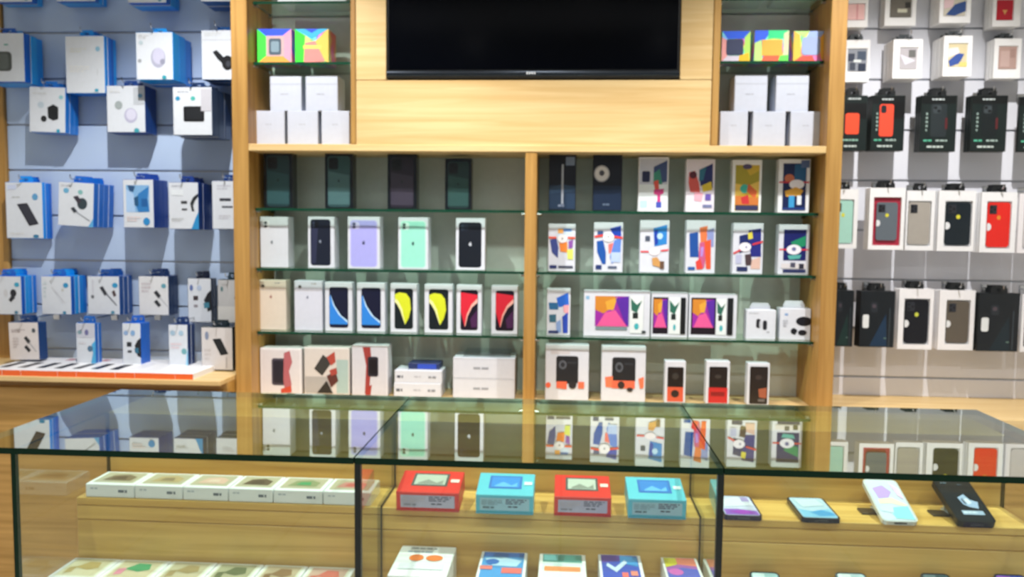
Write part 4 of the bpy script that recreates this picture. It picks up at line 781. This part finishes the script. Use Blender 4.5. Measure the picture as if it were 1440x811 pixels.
cpart('lower_deck', CX0+.006, CX1-.006, FY+.010, SFY, ZLO-.02, ZLO, WOOD_C)
cpart('plinth', CX0, CX1, FY+.02, 1.84*KC, 0, .12, ink('#5d4b30', .5))

def on_top(name, label, grp, pl, pr_, h, depth, zb, front, top, body, cat='box', side=None, rot=0):
    """lying box; pl/pr_ = picture points of its front bottom corners"""
    A = atz(*pl, zb); B = atz(*pr_, zb); w = B.x-A.x; yf = (A.y+B.y)/2; zb += .0003
    b = MB(); b.box(-w/2, w/2, 0, depth, 0, h, ink(body, .4), .001)
    b.decal(front, f_front(w, h), w, h); b.decal(top, f_top(w, depth, h), w, depth)
    return tag(b.build(name, None, ((A.x+B.x)/2, yf, zb), (0, 0, rot)), label, cat, grp)
# left upper row: six white boxes with pictured lids
GU = 'white boxes in a row on the upper step'
fx = [120, 189, 257, 321, 384, 454, 522]
lids = [('#7c6c58', '#5a4c40', 'brown'), ('#b5a078', '#8a7a62', 'tan'), ('#d8b4a4', '#e0c8b8', 'pale pink'), ('#5c5044', '#4a4038', 'dark brown'), ('#8a9470', '#3f9a68', 'green patched'), ('#c98a82', '#c05a58', 'red')]
for i in range(6):
    a, c, nm = lids[i]
    yb = 698.5+i*2.2
    on_top('tin_box', 'white box with %s lid picture on the upper step, %s from the left end' % (nm, ['first', 'second', 'third', 'fourth', 'fifth', 'sixth'][i]), GU, (fx[i]+.6, yb), (fx[i+1]-.6, yb+2), .0255, .077, ZSH,
           [('T', .1, .25, .3, .45, '#b9c2cc', 1), ('T', .68, .35, .92, .7, '#6c7480', 1)], [('R', .08, .08, .92, .86, '#b9b29a'), ('P', [(.2, .7), (.3, .3), (.6, .22), (.82, .4), (.8, .72)], a), ('P', [(.35, .6), (.42, .4), (.62, .38), (.66, .62)], c)], '#eef0f2')
# left lower row
GLo = 'white boxes in a row on the lower deck'
lx = [66, 139, 217, 288, 358, 424, 494]
lid2 = [('#c9c2a2', '#b09a62', 'cream and tan'), ('#c9bfa0', '#3f9a6a', 'green and pink'), ('#bdb598', '#a08d62', 'sandy'), ('#a9a88a', '#5f6a4a', 'olive'), ('#bfae92', '#8a6a48', 'tan brown'), ('#c9a89a', '#cc6a5e', 'red')]
for i in range(6):
    a, c, nm = lid2[i]
    zt = ZLO+.026
    P0 = atz(lx[i], 811, zt); P1 = atz(lx[i+1]-2, 811.5, zt); w = P1.x-P0.x
    b = MB(); d = .086
    b.box(-w/2, w/2, 0, d, 0, .026, ink('#eef0f2', .4), .001)
    b.decal([('R', .07, .05, .93, .95, '#dfe0d0'), ('R', .12, .09, .88, .9, a), ('P', [(.3, .5), (.45, .2), (.7, .22), (.78, .5), (.6, .62)], c), ('P', [(.18, .5), (.32, .45), (.34, .75), (.2, .8)], '#d88aa0' if i == 1 else c)], f_top(w, d, .026), w, d)
    b.decal([('T', .1, .25, .3, .45, '#b9c2cc', 1), ('T', .68, .35, .92, .7, '#6c7480', 1)], f_front(w, .026), w, .026)
    tag(b.build('tin_box', None, ((P0.x+P1.x)/2, SFY-.090, ZLO+.0003)), 'white box with %s lid picture on the lower deck, %s from left' % (nm, ['first', 'second', 'third', 'fourth', 'fifth', 'sixth'][i]), 'box', GLo)
# centre upper row: red and cyan phone boxes
GR = 'red and cyan phone boxes on the upper step'
def retro(col, scr, txt, k):
    top = [('R', .2, .14, .78, .72, '#565a58' if k else '#3a76c8'), ('R', .24, .2, .74, .66, scr), ('P', [(.3, .6), (.45, .42), (.6, .58), (.7, .44), (.7, .64), (.3, .64)], '#8f958c' if k else '#6ab8f0'), ('R', .82, .4, .96, .54, '#f6dcd2' if k else '#e6f4fa')]
    fr = [('R', .07, .16, .93, .82, txt), ('T', .52, .2, .88, .5, '#4c4f66', 3), ('T', .56, .56, .8, .68, '#34364a', 1), ('T', .1, .24, .46, .56, '#c3b8c6' if k else '#8fb0bc', 3), ('T', .12, .6, .4, .74, '#8a8490' if k else '#4a6a74', 1), ('R', 0, .9, 1, 1, col)]
    return fr, top
specs = [(557, 646, 718, 'red', '#b9c2b6', 'red phone box on the upper step beside the left partition'), (669, 750, 722, 'cyan', '#3f8fe0', 'cyan phone box between the two red boxes on the upper step'),
         (779, 859, 725, 'red', '#c3cbc0', 'red phone box between the two cyan boxes on the upper step'), (883, 964, 728.5, 'cyan', '#3a86d8', 'cyan phone box on the upper step beside the right partition')]
for a, c, y, k, scr_, lb in specs:
    rd = k == 'red'; col = '#e0342c' if rd else '#62c4d8'
    fr, tp = retro('#c01a20' if rd else '#4aa6bc', scr_, '#b9b4cc' if rd else '#a3cbd8', rd)
    bx = on_top('phone_box', lb, GR, (a, y), (c, y+1), .037, .087, ZSH+.0002, fr, tp, col)
    bx.rotation_euler = (.16, 0, 0)
    b = MB(); b.prism([(.045, 0), (.08, 0), (.08, .012), (.045, .0064)], -.02, .02, ink('#cfd3d2', .3), lambda q, z, hh: (hh, q, z))
    tag(b.build('riser', None, (bx.location.x, bx.location.y, ZSH)), 'small wedge lifting the back of the ' + lb.split(' on the')[0].split(' between')[0] + [', by left partition', ', second from left partition', ', third from left partition', ', by right partition'][[z[5] for z in specs].index(lb)], 'riser', 'wedges under the boxes')
# centre lower row
GLC = 'phone boxes on the lower deck between the partitions'
low = [(566, 642, 768, .05, '#eef2f4', [('T', .2, .06, .86, .14, '#7a828c', 1), ('T', .16, .18, .8, .26, '#9fb4cc', 1), ('E', .36, .42, .13, .11, '#f0803c'), ('E', .68, .42, .15, .1, '#f0803c'), ('R', .12, .6, .9, .8, '#dfe8ee')], 'white box with two orange spots on the lower deck'),
       (678, 742, 776, .045, '#eff1f5', [('R', .06, .03, .94, .95, '#4a9adc'), ('R', .06, .03, .94, .18, '#2a62b0'), ('P', [(.1, .25), (.5, .2), (.9, .3), (.8, .5), (.3, .48)], '#b4d8f2'), ('E', .28, .36, .14, .09, '#2a6cc0'), ('R', .5, .55, .92, .72, '#e8706a'), ('R', .04, .5, .3, .62, '#e8807a')], 'blue phone box on the lower deck, second between the partitions'),
       (759, 823, 779, .045, '#f1f3f3', [('R', .08, .03, .92, .3, '#4f9a92'), ('R', .1, .06, .4, .24, '#7fd0d6'), ('R', .08, .3, .92, .95, '#dfeef0'), ('R', .12, .44, .88, .6, '#f09a64'), ('E', .4, .38, .1, .05, '#c9dce0')], 'teal and peach phone box on the lower deck, third between the partitions'),
       (841, 900, 780, .045, '#f0f0f6', [('R', .06, .03, .92, .95, '#3a56c0'), ('P', [(.06, .03), (.5, .03), (.6, .2), (.06, .3)], '#5a3fa8'), ('P', [(.5, .05), (.9, .08), (.9, .4), (.5, .3)], '#3f9ae0'), ('P', [(.2, .3), (.36, .45), (.6, .2), (.66, .28), (.38, .6), (.16, .4)], '#cfe0f8'), ('R', .5, .6, .64, .75, '#e8706a'), ('R', .7, .55, .86, .7, '#e88a7a')], 'violet and blue phone box on the lower deck, fourth between the partitions'),
       (929, 979, 784, .04, '#f4f2f4', [('R', .06, .03, .92, .95, '#a864b8'), ('P', [(.06, .03), (.45, .03), (.4, .25), (.06, .35)], '#d6cc3a'), ('P', [(.4, .03), (.92, .03), (.92, .3), (.4, .25)], '#f08a76'), ('P', [(.06, .5), (.5, .35), (.92, .4), (.92, .7), (.06, .8)], '#5a66c8'), ('E', .3, .5, .2, .1, '#d86ac0')], 'multicoloured phone box on the lower deck beside the right partition')]
for a, c, yt, h, body, tp, lb in low:
    yb = SFY-.005; h = at((a+c)/2, yt, yb).z-ZLO
    A = at(a, yt, yb); B = at(c, yt, yb); w = B.x-A.x; d = .13
    d = min(d, yb-(FY+.014))
    b = MB(); b.box(-w/2, w/2, 0, d, 0, h, ink(body, .4), .001); b.decal(tp, f_top(w, d, h), w, d)
    b.decal([('T', .1, .3, .5, .6, '#8a93a0', 2)], f_front(w, h), w, h)
    tag(b.build('phone_box', None, ((A.x+B.x)/2, yb-d, ZLO+.0003)), lb, 'box', GLC)
# two slim white boxes on edge, beside the partition
for i, x in enumerate((.236*KC, .251*KC)):
    b = MB(); b.box(-.005, .005, 0, .14, 0, .044, ink('#edf1f0', .4), .0008); b.decal([('R', .1, .1, .9, .3, '#9fc4bc')], f_top(.01, .14, .044), .01, .14)
    tag(b.build('slim_box', None, (x, FY+.014, ZLO)), ['slim white box on its edge, against the multicoloured box', 'slim white box on its edge, nearest the right partition'][i], 'box', 'slim white boxes beside the right partition')
# right upper row: display phones
def phone(label, pl, pr_, zb, length, tilt, body, art, edge=.0085, stand=None, case=0):
    A = atz(*pl, zb); B = atz(*pr_, zb); w = B.x-A.x; x = (A.x+B.x)/2; y = (A.y+B.y)/2
    t = thing('smartphone', label, 'phone', (x, y, zb+.0002), (tilt, 0, 0), 'display phones on the counter step' if zb > CAMZ-.56 else 'display phones on the lower deck')
    def rr(w, l, r, ox=0, oy=0):
        q = []
        for (qx, qy, a_) in ((w/2-r, r, 1.5*PI), (w/2-r, l-r, 0), (-w/2+r, l-r, .5*PI), (-w/2+r, r, PI)):
            for k in range(6): q.append((ox+qx+r*math.cos(a_+k*PI/10), oy+qy+r*math.sin(a_+k*PI/10)))
        return q
    b = MB(); b.prism(rr(w, length, .009), 0, edge, ink(body, .25, .3)); b.build('body', t)
    m = .0035; sw, sl = w-2*m, length-2*m
    s = MB(); s.prism(rr(sw, sl, .006, 0, m), edge-.0002, edge+.0005, ink(art[0], .12))
    s.decal(art[1], lambda u, v, k: (-sw/2+.0015+u*(sw-.003), m+.0015+(1-v)*(sl-.003), edge+.0008+.00015*k), sw, sl); s.build('screen', t)
    k = MB(); k.box(-.011, .011, -.0004, .002, edge*.3, edge*.7, ink('#30333a', .4), .0004); k.build('charging_port', t)
    return t, x, y, w
def easel(label, x, y, w, length, tilt, zb, col, plate):
    """clear plastic easel propping a phone up from below"""
    c, s_ = math.cos(tilt), math.sin(tilt)
    t = thing('phone_stand', label, 'stand', (x, y, zb), group='phone stands on the counter step')
    b = MB(); yy = length*.72*c; zz = length*.72*s_-.0015; m = ink(col, .25)
    pts = [(yy-.02, 0), (yy+.012, 0), (yy+.012, .003), (yy+.003, .003), (yy+.0035, zz), (yy, zz-.0025), (yy-.001, .003), (yy-.02, .003)]
    b.prism(pts, -w*.3, w*.3, m, lambda a, q, h: (h, a, q)); b.build('prop', t)
    b = MB(); b.box(-w*.78, -w*.32, yy-.03, yy-.002, 0, .004, ink(plate, .3), .001); b.build('sensor_plate', t)
phone('phone with pale screen fading to purple, beside the right partition', (1018, 731), (1073, 733), ZSH, .105, .02, '#2b2440',
      ('#cfd6f2', [('P', [(0, .72), (.4, .7), (1, .78), (1, 1), (0, 1)], '#8f5fc8'), ('P', [(0, .2), (.6, .05), (1, .2), (1, .5), (0, .6)], '#dfe4f6'), ('R', .7, .05, .95, .3, '#b0a4e0'), ('P', [(.1, .85), (.6, .75), (.9, .9), (.5, .98)], '#a03fc0')]))
phone('phone with light blue sky screen lying flat, second from the partition', (1128, 735), (1183, 736.5), ZSH, .108, .02, '#151a2c',
      ('#b9d6ec', [('P', [(0, .6), (.4, .7), (1, .55), (1, 1), (0, 1)], '#7fc0e6'), ('P', [(.3, .75), (.7, .62), (1, .8), (1, .9), (.5, .95)], '#3f9ad6'), ('P', [(.1, .1), (.8, .06), (.9, .4), (.2, .5)], '#c9dcec')]))
_, x, y, w = phone('white phone with lavender and rainbow screen propped up', (1241, 738), (1291, 739), ZSH, .117, .36, '#dfe4ea',
      ('#d6e2f4', [('P', [(.1, .2), (.5, .12), (.7, .3), (.5, .45), (.15, .48)], '#c3a0ec'), ('P', [(.1, .5), (.6, .45), (1, .62), (1, .7), (.5, .6), (.1, .62)], '#f2eccb'), ('P', [(.3, .72), (1, .66), (1, 1), (.4, .98)], '#8fe4ea'), ('P', [(0, .62), (.5, .66), (.4, .85), (0, .8)], '#cfe4f6'), ('P', [(.75, .05), (1, .2), (1, .5), (.85, .4)], '#f0c9ea')]))
easel('small stand under the propped white phone', x, y, w, .117, .36, ZSH, '#c9ced2', '#4a3a28')
_, x, y, w = phone('black cased phone with white drawing on screen, at the right end', (1346, 741), (1401, 743), ZSH, .12, .36, '#0c0e12',
      ('#151b22', [('P', [(.35, .45), (.6, .36), (.7, .5), (.9, .55), (.8, .72), (.55, .68), (.4, .62)], '#9fb6d8'), ('P', [(.5, .5), (.62, .46), (.7, .58), (.56, .62)], '#dbe6f4'), ('P', [(.42, .5), (.48, .46), (.52, .6), (.46, .62)], '#3a4a66'), ('T', .1, .06, .4, .1, '#6f7f8f', 1), ('T', .6, .1, .8, .13, '#4a5a6a', 1), ('R', .2, .78, .86, .88, '#9fb4d0'), ('T', .24, .8, .8, .86, '#dfe8f4', 1)]), edge=.012)
easel('small stand under the propped black phone', x, y, w, .12, .36, ZSH, '#bfc4c6', '#3a2f20')
# right lower deck: phones, only their upper ends are in view
lowp = [(1050, 1096, '#a9d4dc', '#22343a', 'phone with pale teal screen on the lower deck, first right of the partition', '#cfe8ee'),
        (1170, 1217, '#bcdae4', '#2c3a42', 'phone with pale blue screen on the lower deck, below the light blue phone', '#e0eef4'),
        (1290, 1334, '#33505a', '#14181c', 'dark slate phone on the lower deck, below the white phone', '#45656e'),
        (1392, 1440, '#2a44a8', '#10121c', 'phone with violet and blue screen on the lower deck at right', '#8a3fb0')]
for i, (a, c, sc, bd, lb, hi) in enumerate(lowp):
    ph, x, y, w = phone(lb, (a, 905), (c, 905), ZLO, .126, .16, bd, (sc, [('P', [(0, 0), (.5, 0), (.4, .5), (0, .6)], hi)]))
    ln = .126; tl = .16
    A = at(a, 801+i, SFY-.008); B = at(c, 801+i, SFY-.008)
    tl = math.asin((A.z-ZLO-.009)/ln); yt_ = SFY-.008-ln*math.cos(tl); ph.rotation_euler = (tl, 0, 0)
    ph.location = ((A.x+B.x)/2, yt_, ZLO+.0002)
    easel(['teal screened', 'pale blue screened', 'dark slate', 'violet and blue screened'][i].join(['wedge stand under the ', ' phone on the lower deck']), (A.x+B.x)/2, yt_, w, ln, tl, ZLO, '#c4c8cc', '#4a3a28')

# ================================================================== LIGHTS
def downlight(x, y, watts, lb, size=1.15, blend=.6, col=(1, .98, .965), r=.018):
    t = thing('downlight', lb, 'light', (x, y, RZ), group='recessed ceiling downlights')
    b = MB(); n = 24
    for k in range(n):
        a0, a1 = 2*PI*k/n, 2*PI*(k+1)/n
        c0, s0, c1, s1 = math.cos(a0), math.sin(a0), math.cos(a1), math.sin(a1)
        b.poly([(.07*c0, .07*s0, -.0005), (.07*c1, .07*s1, -.0005), (.066*c1, .066*s1, -.008), (.066*c0, .066*s0, -.008)], WHITE, True)
        b.poly([(.066*c0, .066*s0, -.008), (.066*c1, .066*s1, -.008), (.05*c1, .05*s1, -.008), (.05*c0, .05*s0, -.008)], WHITE)
    b.build('trim_ring', t)
    em, N, L, bb = newmat('lamp_lens'); bb.inputs['Emission Color'].default_value = (1, .97, .92, 1); bb.inputs['Emission Strength'].default_value = 25
    b = MB(); b.poly([(.05*math.cos(-2*PI*k/n), .05*math.sin(-2*PI*k/n), -.004) for k in range(n)], em); b.build('lens', t)
    l = bpy.data.lights.new('downlight_beam', 'SPOT'); l.energy = watts; l.spot_size = 2*size; l.spot_blend = blend; l.color = col; l.shadow_soft_size = r
    o = bpy.data.objects.new('downlight_beam', l); COL.objects.link(o); o.location = (0, 0, -.02); o.parent = t
k = 1
for (x, y, w, lb, sz, bl) in ((-1.0, 1.78, 105, 'downlight above the left end of the counter', 1.0, .4), (-.1, 1.7, 58, 'downlight above the middle of the counter', .86, .4), (1.0, 1.78, 105, 'downlight above the right end of the counter', 1.0, .4),
                      (-1.2, .35, 38, 'added fill light in front of the counter at left', 1.15, .6), (.1, .35, 38, 'added fill light in front of the counter at centre', 1.15, .6), (1.3, .35, 38, 'added fill light in front of the counter at right', 1.15, .6),  # unseen lamps added as front fill for box fronts and counter interior
                      (-.7, -1.2, 8, 'added fill light near the entrance at left', 1.15, .6), (.7, -1.2, 8, 'added fill light near the entrance at right', 1.15, .6)):  # unseen lamps behind the viewpoint, added for extra front fill
    downlight(x, y, w*k, lb, sz, bl)
# unseen ceiling panel added for soft fill, further back in the shop
t = thing('ceiling_fill_light', 'added ceiling panel for soft fill light over the shop floor', 'light', (0, -.4, RZ))
em, N, L, bb = newmat('fill_panel_diffuser'); bb.inputs['Emission Color'].default_value = (.97, .98, 1, 1); bb.inputs['Emission Strength'].default_value = 1.2
b = MB(); b.box(-1.2, 1.2, -.3, .3, -.012, -.001, em); b.build('diffuser', t)
b = MB()
for (x0_, x1_, y0_, y1_) in ((-1.22, 1.22, -.32, -.3), (-1.22, 1.22, .3, .32), (-1.22, -1.2, -.3, .3), (1.2, 1.22, -.3, .3)): b.box(x0_, x1_, y0_, y1_, -.016, -.001, WHITE)
b.build('frame', t)
W_ = bpy.data.worlds.new('daylight'); SC.world = W_; W_.use_nodes = True
bg = W_.node_tree.nodes['Background']; bg.inputs['Color'].default_value = (.78, .88, 1, 1); bg.inputs['Strength'].default_value = .22

# ================================================================== CAMERA
cam = bpy.data.cameras.new('camera'); cam.sensor_fit = 'HORIZONTAL'; cam.sensor_width = 36; cam.lens = 36*FPX/1440; cam.clip_start = .02
co_ = bpy.data.objects.new('camera', cam); COL.objects.link(co_)
M = Matrix((( _rt.x, _up.x, -_fw.x, 0), (_rt.y, _up.y, -_fw.y, 0), (_rt.z, _up.z, -_fw.z, CAMZ), (0, 0, 0, 1)))
co_.matrix_world = M
SC.camera = co_
cam.dof.use_dof = True; cam.dof.focus_distance = .35; cam.dof.aperture_fstop = 25   # the photograph is focused too near, everything is soft
vs = SC.view_settings; vs.view_transform = 'Standard'; vs.look = 'None'; vs.gamma = 1; vs.use_curve_mapping = False; vs.exposure = 0.28
